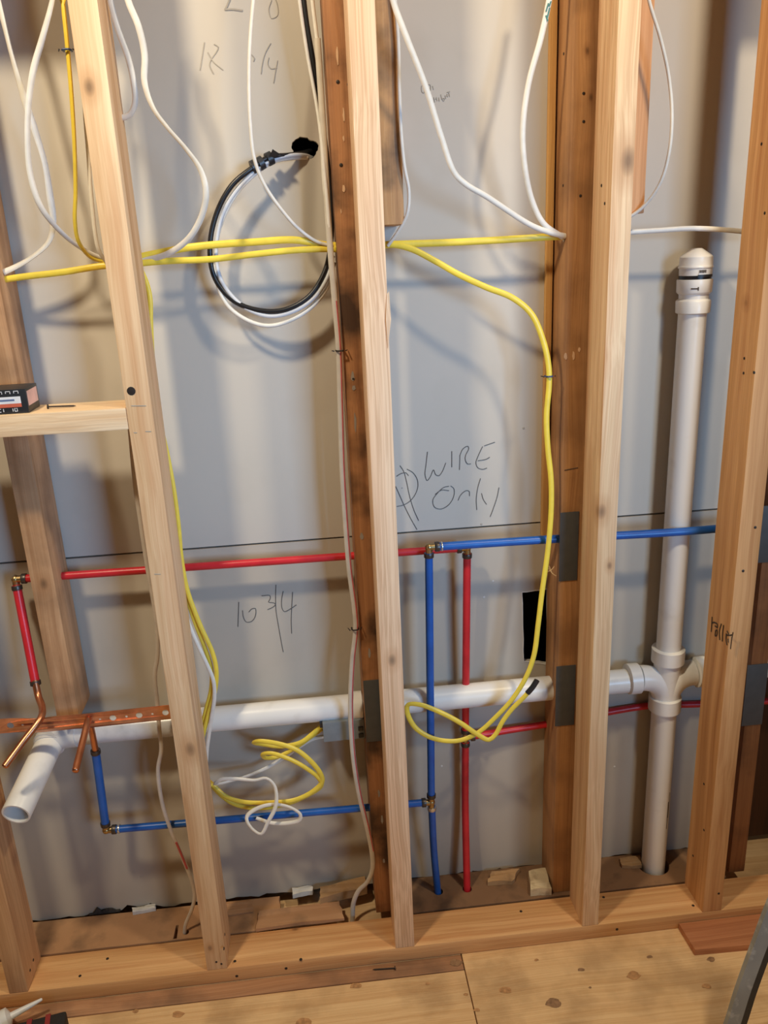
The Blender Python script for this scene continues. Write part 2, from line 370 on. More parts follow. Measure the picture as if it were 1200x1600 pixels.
# ---- handwriting on the drywall
def strokes(name, parent, list_px, mat, r=0.0008, plane='Y', val=YD-0.0006):
    parts = []
    for st in list_px:
        P = [at(x_, y_, val) if plane == 'Y' else atx(x_, y_, val) for x_, y_ in st]
        parts.append(sweep(catmull(P, 0.003), r, r*0.5, 5, ref=Vector((0, 1, 0)) if plane == 'Y' else Vector((1, 0, 0))))
    V, Fc = join(*parts); return obj(name, V, Fc, mat, parent)
z = lambda ox, oy, s, pts: [[(ox+x_/s, oy+y_/s) for x_, y_ in st] for st in pts]
o = strokes('pencil_writing', up_panel, z(600, 680, 6.0, [
    [(408,155),(395,270),(385,370),(405,425),(435,390),(465,325),(485,370),(515,380),(545,345),(580,260)],
    [(636,150),(636,300)], [(712,190),(708,325)], [(712,190),(740,130),(785,103),(795,125),(765,190),(762,230),(785,270),(815,268)],
    [(1040,65),(940,100)], [(925,105),(885,190),(862,260),(880,305),(925,320),(965,308)], [(880,240),(960,225),(992,205)],
    [(480,555),(540,515),(610,520)], [(610,478),(560,490),(500,545),(458,610),(475,675),(535,692),(610,650),(655,570),(655,500),(625,475)],
    [(695,612),(720,560),(770,520),(798,525),(802,570)], [(905,405),(880,490),(865,600),(870,700)], [(915,545),(930,600),(962,650)], [(1078,490),(1060,580),(1020,700),(995,765)]]), MAT['pencil'])
tag(o, 'pencilled words WIRE Only')
o = strokes('pencil_writing', up_panel, z(600, 680, 6.0, [[(215,318),(270,350),(310,410),(318,480),(290,560),(240,620),(180,655),(120,668)], [(118,385),(160,360),(205,352),(230,380)], [(110,480),(150,570),(190,660),(250,780),(310,885)], [(150,285),(185,340),(210,430),(240,570),(280,700),(325,800)],[(166,494),(171,497)]]), MAT['pencil'])
tag(o, 'pencilled circle crossed by two slanting lines')
o = strokes('pencil_writing', low_panel, z(350, 900, 8.0, [[(185,325),(180,480),(175,635)], [(232,430),(245,520),(280,575),(340,570),(385,520),(400,440),(392,405),(350,410),(310,450)], [(470,248),(575,245),(575,290),(555,325),(620,335),(645,355),(610,390),(545,420)], [(650,110),(645,250),(650,430),(680,620),(715,820),(740,950)], [(740,190),(720,300),(725,400),(755,445),(840,405),(905,360)], [(858,200),(848,350),(840,550),(845,720)]]), MAT['pencil'])
tag(o, 'pencilled measurement 10 3/4')
o = strokes('pencil_writing', up_panel, z(300, 0, 6.667, [[(130,440),(105,600),(85,730)], [(165,545),(220,640),(325,730)], [(230,460),(275,490),(255,540),(200,620),(185,680),(225,770)], [(610,560),(650,610),(640,640)], [(820,450),(760,560),(730,680),(720,770)], [(800,600),(790,670),(820,715),(885,705)], [(890,630),(870,740),(850,865)]]), MAT['faint'], 0.0010)
tag(o, 'faint pencilled measurement 18 3/4')
o = strokes('pencil_writing', up_panel, z(300, 0, 6.667, [[(340,100),(430,98),(525,112)], [(345,100),(375,40),(400,-30)]]), MAT['faint'], 0.0018)
tag(o, 'faint pencilled stroke')
o = strokes('pencil_writing', up_panel, z(300, 0, 6.667, [[(865,-20),(890,60),(890,160),(825,190),(800,100),(830,0)]]), MAT['faint'], 0.0008)
o = strokes('pencil_writing', up_panel, z(640, 110, 13.33, [[(250,330),(300,310),(315,370),(300,470),(255,440),(250,330)], [(345,310),(345,460),(430,440),(430,300),(350,300)],[(345,380),(430,370)],[(480,320),(500,400)],
    [(505,560),(520,665)], [(510,610),(560,580)], [(560,560),(575,640)], [(610,560),(620,640)], [(650,500),(665,560),(690,620),(720,640),(725,580),(690,585)], [(740,520),(755,590)], [(750,555),(785,520)], [(780,490),(795,555)], [(780,460),(845,440)], [(815,450),(835,545)]]), MAT['faint'], 0.0007)
tag(o, 'tiny faint note, second word NIGHT')
# ================================================================== TIMBER
fir = dict(dark=srgb(184, 128, 76), light=srgb(236, 196, 142))
def stud(name, x0, x1, y0, y1, z0, z1, mat, label, group, r=0.002, cat='stud', lean=0.0, bow=0.0):
    V, Fc = bevel_box((x0, y0, z0), (x1, y1, z1), r)
    # subdivide lengthwise by a few cuts is not needed: timbers are straight
    o = obj(name, V, Fc, mat, None, ((x0+x1)/2, y0, z0), 40); tag(o, label, cat, group); return o
NEW = 'new pale studs of the front wall'
XA, XB, XC, XD, XE = (-.308, -.265), (.0985, .1405), (.517, .554), (.795, .8396), (-.719, -.680)
m = wood('stud_fir_streaked', srgb(216, 170, 126), srgb(250, 224, 186), knots=((-.012, 0, 1.70, .006), (.006, 0, .55, .008), (-.006, 0, .06, .004)), blot=0.55)
sA = stud('wall_stud', *XA, 0, FY1, .038, 2.40, m, 'pale streaked new stud with dark knot, right of the small nail shelf', NEW)
m = wood('stud_fine_grain', srgb(234, 192, 154), srgb(250, 218, 182), knots=((.004, 0, .70, .006),), lines=0.6, blot=0.15)
sB = stud('wall_stud', *XB, 0, FY1, .038, 2.40, m, 'pale fine-grained new stud with split edge, in the middle in front of old stained stud', NEW)
m = wood('stud_combed_grain', srgb(216, 168, 124), srgb(250, 222, 182), knots=((.006, 0, 1.57, .010), (-.008, 0, .97, .007), (.01, 0, .86, .004)), lines=0.35, blot=0.4)
sC = stud('wall_stud', *XC, 0, FY1, .038, 2.40, m, 'pale new stud just left of the tall capped white pipe', NEW)
m = wood('stud_orange_band', srgb(190, 134, 82), srgb(232, 186, 132), knots=((-.02, .05, 1.33, .004),), blot=0.6)
sD = stud('wall_stud', *XD, 0, FY1, .038, 2.40, m, 'new stud with black inked stamp, right of the tall white pipe', NEW)
m = wood('stud_corner', srgb(186, 136, 96), srgb(232, 192, 146), blot=0.4)
sE = stud('wall_stud', *XE, 0, FY1, .038, 2.40, m, 'new stud cut by the left picture edge, left of the open white stub', NEW)
sF = stud('wall_stud', 1.2, 1.24, 0, FY1, .038, 2.40, m, 'new stud beyond the right picture edge, right of the stamped stud', NEW)
plate_m = wood('sole_plate_fir', srgb(206, 148, 96), srgb(240, 196, 142), 'X', knots=((-.12, .04, .038, .004), (-.42, .05, .038, .004)), blot=0.5)
pl = box('sole_plate', (-1.7, 0, 0.0005), (1.7, FY1, .038), plate_m, None, r=0.0025)
tag(pl, 'long new bottom plate on the floor carrying the front studs', 'sole plate')
tp_m = wood('top_plate_fir', srgb(184, 122, 72), srgb(232, 184, 126), 'X')
# splinter on the middle stud
V = [at(604, 460, -.001), at(608, 455, .004), at(611, 500, -.001), at(606, 545, -.001), at(603, 500, -.003), at(609, 505, .006)]
obj('splinter', V, [(0,1,2),(0,2,4),(2,3,4),(1,5,2),(2,5,3),(0,4,1),(4,3,5),(4,5,1)], sB.data.materials[0], sB)
# old studs
OLD = 'old brown studs of the back wall'
m = wood('old_stud_worn', srgb(178, 136, 98), srgb(216, 176, 136), knots=((.0, 0, .3, .006),), stain=srgb(84, 58, 40), stain_amt=.4)
s1 = stud('old_stud', -.556, -.510, SY0, SY1, .612, 2.40, m, 'old worn brown stud cut off above the perforated copper strap', OLD, r=.007)
m = wood('old_stud_stained', srgb(142, 94, 60), srgb(192, 140, 96), stain=srgb(46, 28, 18), stain_amt=.9)
s2 = stud('old_stud', .066, .104, SY0, SY1, .038, 2.40, m, 'old dark-stained stud close behind the fine-grained middle stud', OLD)
m = wood('old_stud_orange', srgb(158, 112, 72), srgb(204, 156, 106), stain=srgb(92, 58, 34), stain_amt=.4, knots=((.0, .0, 1.75, .003), (.005, 0, 1.68, .003)))
s3 = stud('old_stud', .482, .5255, SY0, SY1, .038, 2.40, m, 'old orange-brown stud beside the yellow cable, two grey plates on it', OLD)
m = wood('old_stud_dark', srgb(120, 74, 42), srgb(166, 114, 70), stain=srgb(64, 38, 22), stain_amt=.5)
s4 = stud('old_stud', .912, .951, SY0, SY1, .038, 2.40, m, 'old dark stud half hidden at the right edge, behind the stamped stud', OLD)
lath = wood('lath_pale', srgb(190, 140, 80), srgb(226, 180, 112))
o = box('lath_strip', (.4655, .186, .90), (.478, .1992, 2.40), lath, None, r=.001)
tag(o, 'thin pale wood strip along the left side of the orange-brown old stud', 'lath')
# old stud stubs cut off above (remains of a removed opening)
m = wood('stub_weathered', srgb(184, 138, 90), srgb(226, 180, 124), stain=srgb(74, 60, 46), stain_amt=.8)
o = stud('stud_stub', .146, .186, SY0-.004, SY1, 1.529, 2.40, m, 'weathered stud stub ending in mid-air, right of the fine-grained middle stud', 'stud stubs cut off overhead', cat='stud stub')
m = wood('stub_dark', srgb(80, 50, 28), srgb(118, 78, 46))
o = stud('stud_stub', .5262, .560, SY0+.012, SY1, 1.489, 2.40, m, 'dark stud stub squeezed between the orange-brown old stud and the pale stud', 'stud stubs cut off overhead', cat='stud stub')
m = wood('stub_orange', srgb(204, 144, 92), srgb(240, 184, 130))
o = stud('stud_stub', .5615, .617, SY0-.004, SY1, 1.530, 2.40, m, 'orange stud stub ending in mid-air, right of the pale stud', 'stud stubs cut off overhead', cat='stud stub')
# top plates, and unseen blocks added to cast shadows on the wall top
o = box('top_plate', (-1.7, 0, 2.4), (1.7, FY1, 2.438), tp_m, None, r=.002); tag(o, 'top plate over the new front studs, above the picture', 'top plate')
o = box('top_plate', (-1.7, SY0, 2.4), (1.7, SY1, 2.438), s1.data.materials[0], None, r=.002); tag(o, 'old top plate over the old brown studs, above the picture', 'top plate')
BL = 'unseen blocks added overhead for their shadows'
for (xa, xb, z0, lab) in ((XE[1], XA[0], 1.972, 'unseen block added overhead to cast shadow, above the nail shelf'), (XD[1], 1.2, 1.972, 'unseen block added overhead to cast shadow, right of the stamped stud')):
    o = box('shadow_block', (xa+.0005, 0, z0), (xb-.0005, FY1, z0+.038), tp_m, None, r=.002); tag(o, lab, 'wood block', BL)
# shelf block
m = wood('shelf_fir', srgb(232, 198, 156), srgb(252, 230, 196), 'X', blot=.2)
sh = box('nail_shelf', (XE[1]+.0005, 0, 1.2185), (XA[0]-.0005, FY1, 1.2555), m, None, r=.002)
tag(sh, 'short pale board nailed flat between two studs as a shelf', 'shelf')
# old bottom plate pieces with holes
dust = dirty('dusty_old_plate', srgb(172, 128, 92), srgb(122, 94, 70), .5, .72, 16, .9, .7, srgb(194, 150, 110), .4)
dust2 = dirty('grimy_old_plate', srgb(124, 92, 66), srgb(84, 64, 48), .48, .7, 18, .9, .8, srgb(146, 110, 80), .5)
def flat_plate(name, outer, holes, z0, z1, mat, label, group=None, cat='sole plate'):
    V, Fc = extrude_outline(outer, holes, z0, z1, lambda u, v, t: Vector((u, v, t)))
    o = obj(name, V, Fc, mat, None, (sum(p[0] for p in outer)/len(outer), sum(p[1] for p in outer)/len(outer), z0)); return tag(o, label, cat, group)
def circ(cx, cy, r, n=20, ry=None): return [(cx+r*math.cos(2*math.pi*k/n), cy+(ry or r)*math.sin(2*math.pi*k/n)) for k in range(n)]
OPG = 'pieces of the old bottom plate'
random.seed(5)
XP = .748
b1 = atz(685, 1393, .038); r1 = atz(730, 1389, .038)
slot = atz(276, 1452, .038)
flat_plate('old_sole_plate', [(-1.7, .094)]+jag((-.60, .094), (-.19, .094), 12, .001)+jag((-.19, .0945), (-.165, .150), 4, .003)+jag((-.155, .150), (-.16, .199), 4, .003)+[(-1.7, .199)],
           [[(slot.x-.004, .097), (slot.x+.004, .097), (slot.x+.003, .136), (slot.x-.003, .136)], circ(atz(289,1466,.038).x, .112, .007)], .0005, .038, dust, 'dusty old bottom plate behind the new plate, on the left', OPG)
flat_plate('old_sole_plate', [(.104, .094)]+jag((.105, .094), (.60, .094), 14, .001)+[(.90, .094), (.90, .199), (.104, .199)],
           [circ(XP, .156, .0375, 28, .0345), circ(b1.x, b1.y, .011, 16), circ(r1.x, r1.y, .011, 16)], .0005, .038, dust2, 'grimy old bottom plate with pipes passing down through it, on the right', OPG)
def chunk(name, quad, z0, z1, mat, label, group=None, cat='debris'):
    """broken lump: quad in floor pixels at height z1"""
    P = [atz(x_, y_, z1) for x_, y_ in quad]; out = []
    for i in range(len(P)):
        out += jag((P[i].x, P[i].y), (P[(i+1) % len(P)].x, P[(i+1) % len(P)].y), 4, .0022)
    V, Fc = extrude_outline(out, [], z0, z1, lambda u, v, t: Vector((u, min(v, .1985), t)))
    V = [v+Vector((0, 0, random.uniform(-.002, .002) if v.z > (z0+z1)/2 else 0)) for v in V]
    o = obj(name, V, Fc, mat, None, P[0]*1.0-Vector((0, 0, z1-z0))); return tag(o, label, cat, group)
pale_d = dirty('pale_broken_wood', srgb(170, 132, 92), srgb(110, 84, 60), .5, .75, 30, .95, .6, srgb(196, 160, 116), .5)
chunk('wood_scrap', [(400,1452),(538,1434),(530,1408),(405,1424)], .0385, .046, dust, 'flat broken wood scrap on old plate, left of the middle stud', 'broken bits along the old plate')
chunk('wood_scrap', [(500,1404),(573,1385),(570,1369),(500,1386)], .040, .062, pale_d, 'pale broken wood lump by the foot of the old dark-stained stud', 'broken bits along the old plate')
chunk('plaster_lump', [(457,1397),(488,1391),(487,1382),(456,1387)], .0385, .052, MAT['plaster'], 'small white plaster lump at foot of drywall, left of the middle stud', 'broken bits along the old plate')
chunk('plaster_lump', [(829,1390),(862,1388),(852,1355),(826,1360)], .0385, .058, dirty('cream_plaster', srgb(206, 186, 150), srgb(150, 124, 92), .5, .7, 40, .95, .7, None, .6), 'cream plaster lump at the foot of the orange-brown old stud', 'broken bits along the old plate')
chunk('plaster_lump', [(207,1425),(243,1418),(242,1412),(206,1418)], .0385, .048, MAT['plaster'], 'small white plaster lump at foot of drywall, left bay near the floor', 'broken bits along the old plate')
chunk('plaster_lump', [(762,1378),(800,1376),(812,1358),(768,1362)], .0385, .050, pale_d, 'brown rubble patch at the foot of drywall, right of the red pipe', 'broken bits along the old plate')
chunk('plaster_lump', [(972,1352),(1003,1352),(1000,1336),(968,1340)], .0385, .047, pale_d, 'brown rubble patch at foot of drywall, left of the white riser', 'broken bits along the old plate')
chunk('wood_scrap', [(330,1432),(395,1424),(393,1408),(330,1414)], .0385, .043, dust, 'thin broken scrap on the old plate just right of the streaked stud', 'broken bits along the old plate')
# broken dark edge where the drywall foot is torn (left bay)
cr = [at(140+i*6, 1428-i*.9-(3+random.random()*7 if 1 < i < 7 else random.random()*3), YD-.001) for i in range(9)]
V = [p for p in cr]+[Vector((p.x, YD-.001, .0385)) for p in cr]; n = len(cr)
V += [v+Vector((0, -.004, 0)) for v in V]
Fc = []
for i in range(n-1):
    Fc += [(i, i+1, n+i+1, n+i), (2*n+i, 3*n+i, 3*n+i+1, 2*n+i+1), (i, 2*n+i, 2*n+i+1, i+1)]
obj('torn_drywall_foot', V, Fc, plain('black_mould', (.05, .045, .04), .95, var=.5, scale=160), low_panel)
# nails and dark holes in the timbers
def nails(parent, lst, r=.0035):
    for (x_, y_, plane, val) in lst:
        if plane == 'Y': p = at(x_, y_, val); ax = (0, -1, 0)
        elif plane == 'X': p = atx(x_, y_, val); ax = (-1 if val > 0 else 1, 0, 0)
        else: p = atz(x_, y_, val); ax = (0, 0, 1)
        V, Fc = lathe([(-.001, r), (.0006, r*.9), (.0012, r*.4)], p, ax, 9); obj('nail_head', V, Fc, MAT['nail'], parent, smooth=40)
nails(sA, [(338,1503,'Y',0),(346,1506,'Y',0)], .0025); nails(sA, [(351,1460,'X',-.265),(350,1482,'X',-.265)], .0035)
V, Fc = lathe([(-.001, .0075), (.0006, .007), (.001, .003)], at(205, 611, 0), (0, -1, 0), 12); o = obj('knot', V, Fc, MAT['nail'], sA, smooth=40); o['label'] = 'black round knot'
nails(pl, [(125,1525,'Z',.038),(168,1498,'Z',.038),(470,1499,'Z',.038),(447,1513,'Y',0),(367,1502,'Z',.038),(370,1525,'Y',0),(814,1424,'Z',.038),(943,1402,'Z',.038),(1083,1415,'Z',.038),(964,1452,'Y',0)], .0035)
nails(sE, [(52,1500,'X',-.680),(47,1516,'X',-.680)], .0035)
nails(sD, [(1100,1225,'X',.795),(1100,1297,'X',.795),(1083,1337,'X',.795),(1123,1396,'Y',0),(1180,824,'Y',0),(1161,892,'Y',0),(1163,560,'X',.795),(1162,583,'X',.795),(1178,582,'X',.795),(1190,225,'X',.795),(1195,333,'X',.795)], .003)
nails(s2, [(533,258,'Y',SY0),(528,128,'Y',SY0),(552,592,'Y',SY0),(545,132,'Y',SY0)], .0035)
nails(s3, [(912,146,'Y',SY0),(912,190,'Y',SY0),(881,84,'X',.482),(880,290,'X',.482),(907,306,'Y',SY0)], .0028)
nails(sC, [(940,290,'X',.517),(945,318,'X',.517)], .003)
# paint flecks on the old studs
def fleck(parent, x_, y_, w_, h_, Y, mat):
    p = at(x_, y_, Y-.0003); n = 12
    V = [p+Vector((w_*math.cos(2*math.pi*k/n)*random.uniform(.6, 1.1), 0, h_*math.sin(2*math.pi*k/n)*random.uniform(.7, 1.1))) for k in range(n)]
    V += [v+Vector((0, -.0006, 0)) for v in V]
    obj('paint_fleck', V, [tuple(range(n, 2*n))]+[(k, (k+1) % n, n+(k+1) % n, n+k) for k in range(n)], mat, parent)
pf_m = plain('old_paint', srgb(214, 176, 140), .7); gf_m = plain('grey_paint', srgb(150, 140, 130), .8)
for x_, y_, w_, h_ in ((527,88,.0022,.016),(537,180,.002,.012),(537,216,.0022,.005),(537,295,.003,.007),(533,330,.0015,.004)): fleck(s2, x_, y_, w_, h_, SY0, pf_m)
for x_, y_, w_, h_ in ((551,588,.004,.010),(553,606,.004,.005),(555,660,.0025,.02),(565,838,.004,.008),(577,1020,.003,.012),(592,1240,.003,.010),(597,1280,.003,.012),(600,1345,.003,.006)): fleck(s2, x_, y_, w_, h_, SY0, gf_m)
for x_, y_, w_, h_ in ((884,557,.0035,.007),(896,556,.003,.009),(905,546,.003,.005)): fleck(s3, x_, y_, w_, h_, SY0, pf_m)
# lumber stamp on the right stud
o = strokes('ink_stamp', sD, z(1080, 930, 10.0, [[(325,340),(320,460),(312,570)], [(325,430),(365,425)], [(370,430),(405,450),(410,500),(370,480)], [(375,560),(405,545),(400,620),(372,635),(378,570)], [(470,450),(440,560),(445,700)], [(505,470),(490,600),(485,720)], [(560,560),(590,620),(550,620)], [(548,600),(545,700),(560,780)], [(575,680),(580,740)], [(655,580),(635,680),(615,840)], [(600,630),(650,620)]]), MAT['ink'], .0017, 'X', .7942)
tag(o, 'black inked stamp Faller')
o = strokes('ink_mark', s3, [[(882,735),(892,733),(903,731)]], MAT['ink'], .0010, 'Y', SY0-.0004)
for st_ in ([(241,897),(251,897)], [(205,634),(228,634)], [(209,676),(214,676)], [(227,674),(236,674)]): strokes('pencil_mark', sA, [st_], MAT['faint'], .0007, 'Y', -.0004)
# ================================================================== STEEL PLATES
NP = 'grey steel nail guard plates'
def nail_plate(x0, x1, ya, yb, Y, label):
    p, q_ = at((x0+x1)/2, ya, Y), at((x0+x1)/2, yb, Y)
    xa = at(x0, (ya+yb)/2, Y).x; xb = at(x1, (ya+yb)/2, Y).x
    o = box('nail_plate', (xa, Y-.0018, q_.z), (xb, Y-.0001, p.z), MAT['nail_plate'], None, r=.0006)
    return tag(o, label, 'steel plate', NP)
nail_plate(874, 903, 800, 907, SY0, 'grey steel plate on the orange-brown old stud, where the blue pipe enters it')
nail_plate(868, 898, 1040, 1133, SY0, 'grey steel plate on the orange-brown old stud, beside the white drain pipe')
nail_plate(570, 600, 1062, 1158, SY0, 'grey steel plate on the old dark-stained stud behind the middle stud')
nail_plate(1163, 1195, 1038, 1132, SY0, 'grey steel plate on the dark old stud at the right edge, lower one')
nail_plate(1186, 1212, 790, 878, SY0, 'grey steel plate on the dark old stud at the right edge, upper one')
# ================================================================== DRAIN PIPES
ZP, YP = .552, .158
dr = thing('drain_pipe', (XP, YP, 0), 'white plastic drain with a tall capped riser and a long horizontal run', 'pipe')
R1 = .0285
def ring(prof, p, ax, name, mat=MAT['pvc'], seg=32): 
    V, Fc = lathe(prof, p, ax, seg); return obj(name, V, Fc, mat, dr, smooth=35)
ztop = at(1090, 482, YP-.02).z
Rv = .0265
# riser and lower pipe
ring([(0, Rv), (ztop-.62, Rv)], (XP, YP, .62), (0, 0, 1), 'riser')
ring([(0, Rv*1.04), (.51, Rv*1.04)], (XP, YP, .003), (0, 0, 1), 'lower_pipe')
# cross tee fitting: hubs + body + swept branches
cz = ZP+.008
body = [lathe([(0, .030), (.003, .0355), (.034, .0355), (.036, .030)], (XP, YP, .575+.015), (0, 0, 1), 32),
        lathe([(0, .029), (.10, .029)], (XP, YP, .495), (0, 0, 1), 32),
        lathe([(0, .030), (.002, .0355), (.034, .0355), (.036, .030)], (XP, YP, .470), (0, 0, 1), 32)]
def arc(p0, p1, p2, n=10): return [Vector(p0)*(1-t)**2+Vector(p1)*2*t*(1-t)+Vector(p2)*t*t for t in [i/n for i in range(n+1)]]
body += [sweep(arc((XP-.062, YP, ZP+.004), (XP-.012, YP, ZP+.004), (XP-.002, YP, ZP-.045)), .0285, .0285, 28),
         sweep(arc((XP+.062, YP, ZP+.006), (XP+.012, YP, ZP+.006), (XP+.002, YP, ZP-.045)), .0285, .0285, 28),
         lathe([(0, .0295), (.002, .034), (.026, .034), (.028, .0285)], (XP-.092, YP, ZP+.004), (1, 0, 0), 32),
         lathe([(0, .0295), (.002, .034), (.026, .034), (.028, .0285)], (XP+.092, YP, ZP+.006), (-1, 0, 0), 32)]
V, Fc = join(*body); obj('cross_tee', V, Fc, MAT['pvc'], dr, smooth=40)
Rh = .0265
ring([(0, Rh), (.962, Rh)], (XP-.085-.962, YP, ZP), (1, 0, 0), 'horizontal_pipe')
ring([(0, Rh), (.32, Rh)], (XP+.08, YP, ZP+.006), (1, 0, 0), 'horizontal_pipe')
ring([(0, Rh+.0008), (.236, Rh+.0008)], (-.5505, YP, ZP-.0012), (1, 0, 0), 'primed_pipe', MAT['pvc_grey'])
# coupling near the middle old stud and at the streaked stud
ring([(0, .028), (.001, .0315), (.024, .0315), (.025, .028)], (.040, YP, ZP), (1, 0, 0), 'coupling')
ring([(0, .028), (.001, .0312), (.03, .0312), (.031, .028)], (-.315, YP, ZP), (1, 0, 0), 'coupling')
# elbow + open stub towards the room
e0 = at(79, 1158, .150); eend = atz(25, 1272, .492)
dirn = (eend-e0).normalized()
el = arc((-.535, YP, ZP-.002), (-.600, YP+.008, ZP-.004), e0+dirn*.012, 12)
V, Fc = sweep(el, .0300, .0300, 28, ref=Vector((0, 0, 1))); V2, F2 = lathe([(0, .030), (.002, .0328), (.018, .0328), (.019, .029)], e0-dirn*.008, dirn, 32)
V, Fc = join((V, Fc), (V2, F2)); obj('elbow', V, Fc, MAT['pvc_grey'], dr, smooth=40)
ln = (eend-e0).length; seg = 36
V, Fc = lathe([(0, .0275), (ln, .0275), (ln+.001, .027), (ln+.001, .0238), (ln, .0235), (.03, .0235)], e0, dirn, seg)
o = obj('stub_out', V, Fc, MAT['pvc'], dr, smooth=35); o['label'] = 'open-ended stub pointing into the room'
# hub + air admittance valve on top of the riser
zt = lambda y_: at(1090, y_, YP-.03).z
zz = [zt(v) for v in (492, 490, 472, 470, 468, 461, 459, 457, 439, 437)]
ring([(zz[0]-zz[0], .0265), (zz[1]-zz[0], .0318), (zz[2]-zz[0], .0325), (zz[3]-zz[0], .031), (zz[4]-zz[0], .0275), (zz[5]-zz[0], .0275), (zz[6]-zz[0], .031), (zz[7]-zz[0], .0325), (zz[8]-zz[0], .0330), (zz[9]-zz[0], .0325)], (XP, YP, zz[0]), (0, 0, 1), 'valve_adapter')
zb = zt(437)
ring([(0, .0295), (zt(431)-zb, .0295)], (XP, YP, zb), (0, 0, 1), 'rubber_seal', MAT['black_cable'])
cap = [(0, .0295), (zt(420)-zt(431), .0300), (zt(419)-zt(431), .0318), (zt(417)-zt(431), .0318), (zt(415)-zt(431), .0305), (zt(402)-zt(431), .0300), (zt(400)-zt(431), .0285), (zt(389)-zt(431), .0105), (zt(388)-zt(431), .0085)]
V, Fc = lathe(cap, (XP, YP, zt(431)), (0, 0, 1), 40)
vc = obj('valve_cap', V, Fc, MAT['pvc'], dr, smooth=28)
# curved label on the cap and marks on the adapter
def wrap(name, parent, a0, a1, z0, z1, r, mat, n=8):
    V = []
    for i in range(n+1):
        a = a0+(a1-a0)*i/n
        for rr in (r, r+.0006):
            V.append(Vector((XP+rr*math.sin(a), YP-rr*math.cos(a), z0))); V.append(Vector((XP+rr*math.sin(a), YP-rr*math.cos(a), z1)))
    Fc = []
    for i in range(n):
        b_ = i*4; Fc += [(b_+2, b_+6, b_+7, b_+3), (b_, b_+1, b_+5, b_+4), (b_+1, b_+3, b_+7, b_+5), (b_, b_+4, b_+6, b_+2)]
    Fc += [(0, 2, 3, 1), (n*4, n*4+1, n*4+3, n*4+2)]
    return obj(name, V, Fc, mat, parent, smooth=40)
lb = wrap('sticker', vc, -.25, .95, zt(431), zt(421), .0300, MAT['white_print'])
for i in range(9):
    a = -.22+i*.05; wrap('barcode_line', vc, a, a+.022, zt(427)+.001*random.random(), zt(422), .0308, MAT['ink'], 2)
wrap('black_band', vc, -.3, .9, zt(433.5), zt(429.5), .0309, MAT['black_card'])
wrap('ink_smudge', dr, -.62, -.28, zt(452), zt(450), .0329, MAT['ink'], 4); wrap('ink_smudge', dr, -.26, -.20, zt(454), zt(448.5), .0329, MAT['ink'], 2)
wrap('ink_smudge', dr, .55, .60, .16, .235, Rv*1.045, MAT['ink'], 2); wrap('ink_smudge', dr, .66, .69, .19, .26, Rv*1.045, MAT['ink'], 2)
# ================================================================== WATER LINES
def pexline(parent, path, mat, r=.0082, name='tube'):
    pts = path if isinstance(path[0], Vector) else px_path(path)
    return tube_obj(name, pts, r, r, mat, parent, seg=16)
def crimp(parent, p, ax, r=.0102, L=.009, mat=None):
    V, Fc = lathe([(-L/2, r*.97), (-L/2+.0008, r), (L/2-.0008, r), (L/2, r*.97)], p, ax, 18); return obj('crimp_ring', V, Fc, mat or MAT['crimp'], parent, smooth=40)
def fitting(parent, c, dirs, r=.0072, L=.021, name='elbow', mat=None):
    parts = [sweep([c+Vector(d)*(-.004), c+Vector(d)*L], r, r, 14, ref=Vector((.31, .87, .38))) for d in dirs]
    s = lathe([(-r*1.15*math.cos(a), max(.0003, r*1.15*math.sin(a))) for a in [math.pi*i/8 for i in range(9)]], c, (0, 0, 1), 14)
    V, Fc = join(s, *parts); return obj(name, V, Fc, mat or MAT['brass'], parent, smooth=40)
def linked(parent, a, b, mat, r=.0082, sag=0.0):
    """straight-ish tube between two fittings with crimp rings on its ends"""
    d = (b-a).normalized(); m_ = (a+b)/2+Vector((0, 0, sag))
    pexline(parent, catmull([a+d*.012, m_, b-d*.012]) if sag else catmull([a+d*.012, b-d*.012]), mat, r)
    crimp(parent, a+d*.017, d); crimp(parent, b-d*.017, -d)
YR, YB = .152, .122
hot = thing('hot_water_line', (at(24, 905, YR).x, YR, 0), 'red plastic hot water tubing with brass elbows and a copper stub', 'pipe')
hA = at(24, 905, YR); hB = at(730, 856, YR)
fitting(hot, hA, [(1, 0, 0), (0, 0, -1)]); fitting(hot, hB, [(-1, 0, 0), (0, 0, -1)])
linked(hot, hA, hB, MAT['red_pex'], .0078)
# left drop into copper
hC = at(56, 1070, .10)
d = (hC-hA).normalized(); pexline(hot, catmull([hA+d*.012, hC]), MAT['red_pex'], .0085); crimp(hot, hA+d*.017, d); crimp(hot, hC-d*.004, d)
cu_end = atz(8, 1197, .612)
tube_obj('copper_stub', catmull([hC+Vector((0, 0, .01)), at(60, 1088, .085), at(66, 1106, .060), at(64, 1121, .035), cu_end.lerp(at(64, 1121, .035), .5), cu_end], .003), .0066, .0066, MAT['copper'], hot, 16)
V, Fc = lathe([(-.001, .0066), (.0015, .0060), (.003, .003)], cu_end, (cu_end-at(64, 1121, .035)), 14); obj('stub_tip', V, Fc, MAT['copper'], hot, smooth=50)
hT = at(727, 1152, YR+.018); hE = r1+Vector((0, 0, -.03))
fitting(hot, hT, [(0, 0, 1), (0, 0, -1), (1, 0, 0)], name='tee')
linked(hot, hB, hT, MAT['red_pex']); 
d = (hE-hT).normalized(); pexline(hot, catmull([hT+d*.012, at(727, 1260, YR+.02), hE]), MAT['red_pex'], .0085); crimp(hot, hT+d*.017, d)
br = [hT+Vector((.012, 0, 0)), at(800, 1140, .182), at(857, 1131, .186), at(948, 1113, .188), at(1013, 1103, .190), at(1098, 1100, .190), at(1230, 1094, .189)]
br = [Vector((p.x, min(p.y, .1905), p.z)) for p in br]
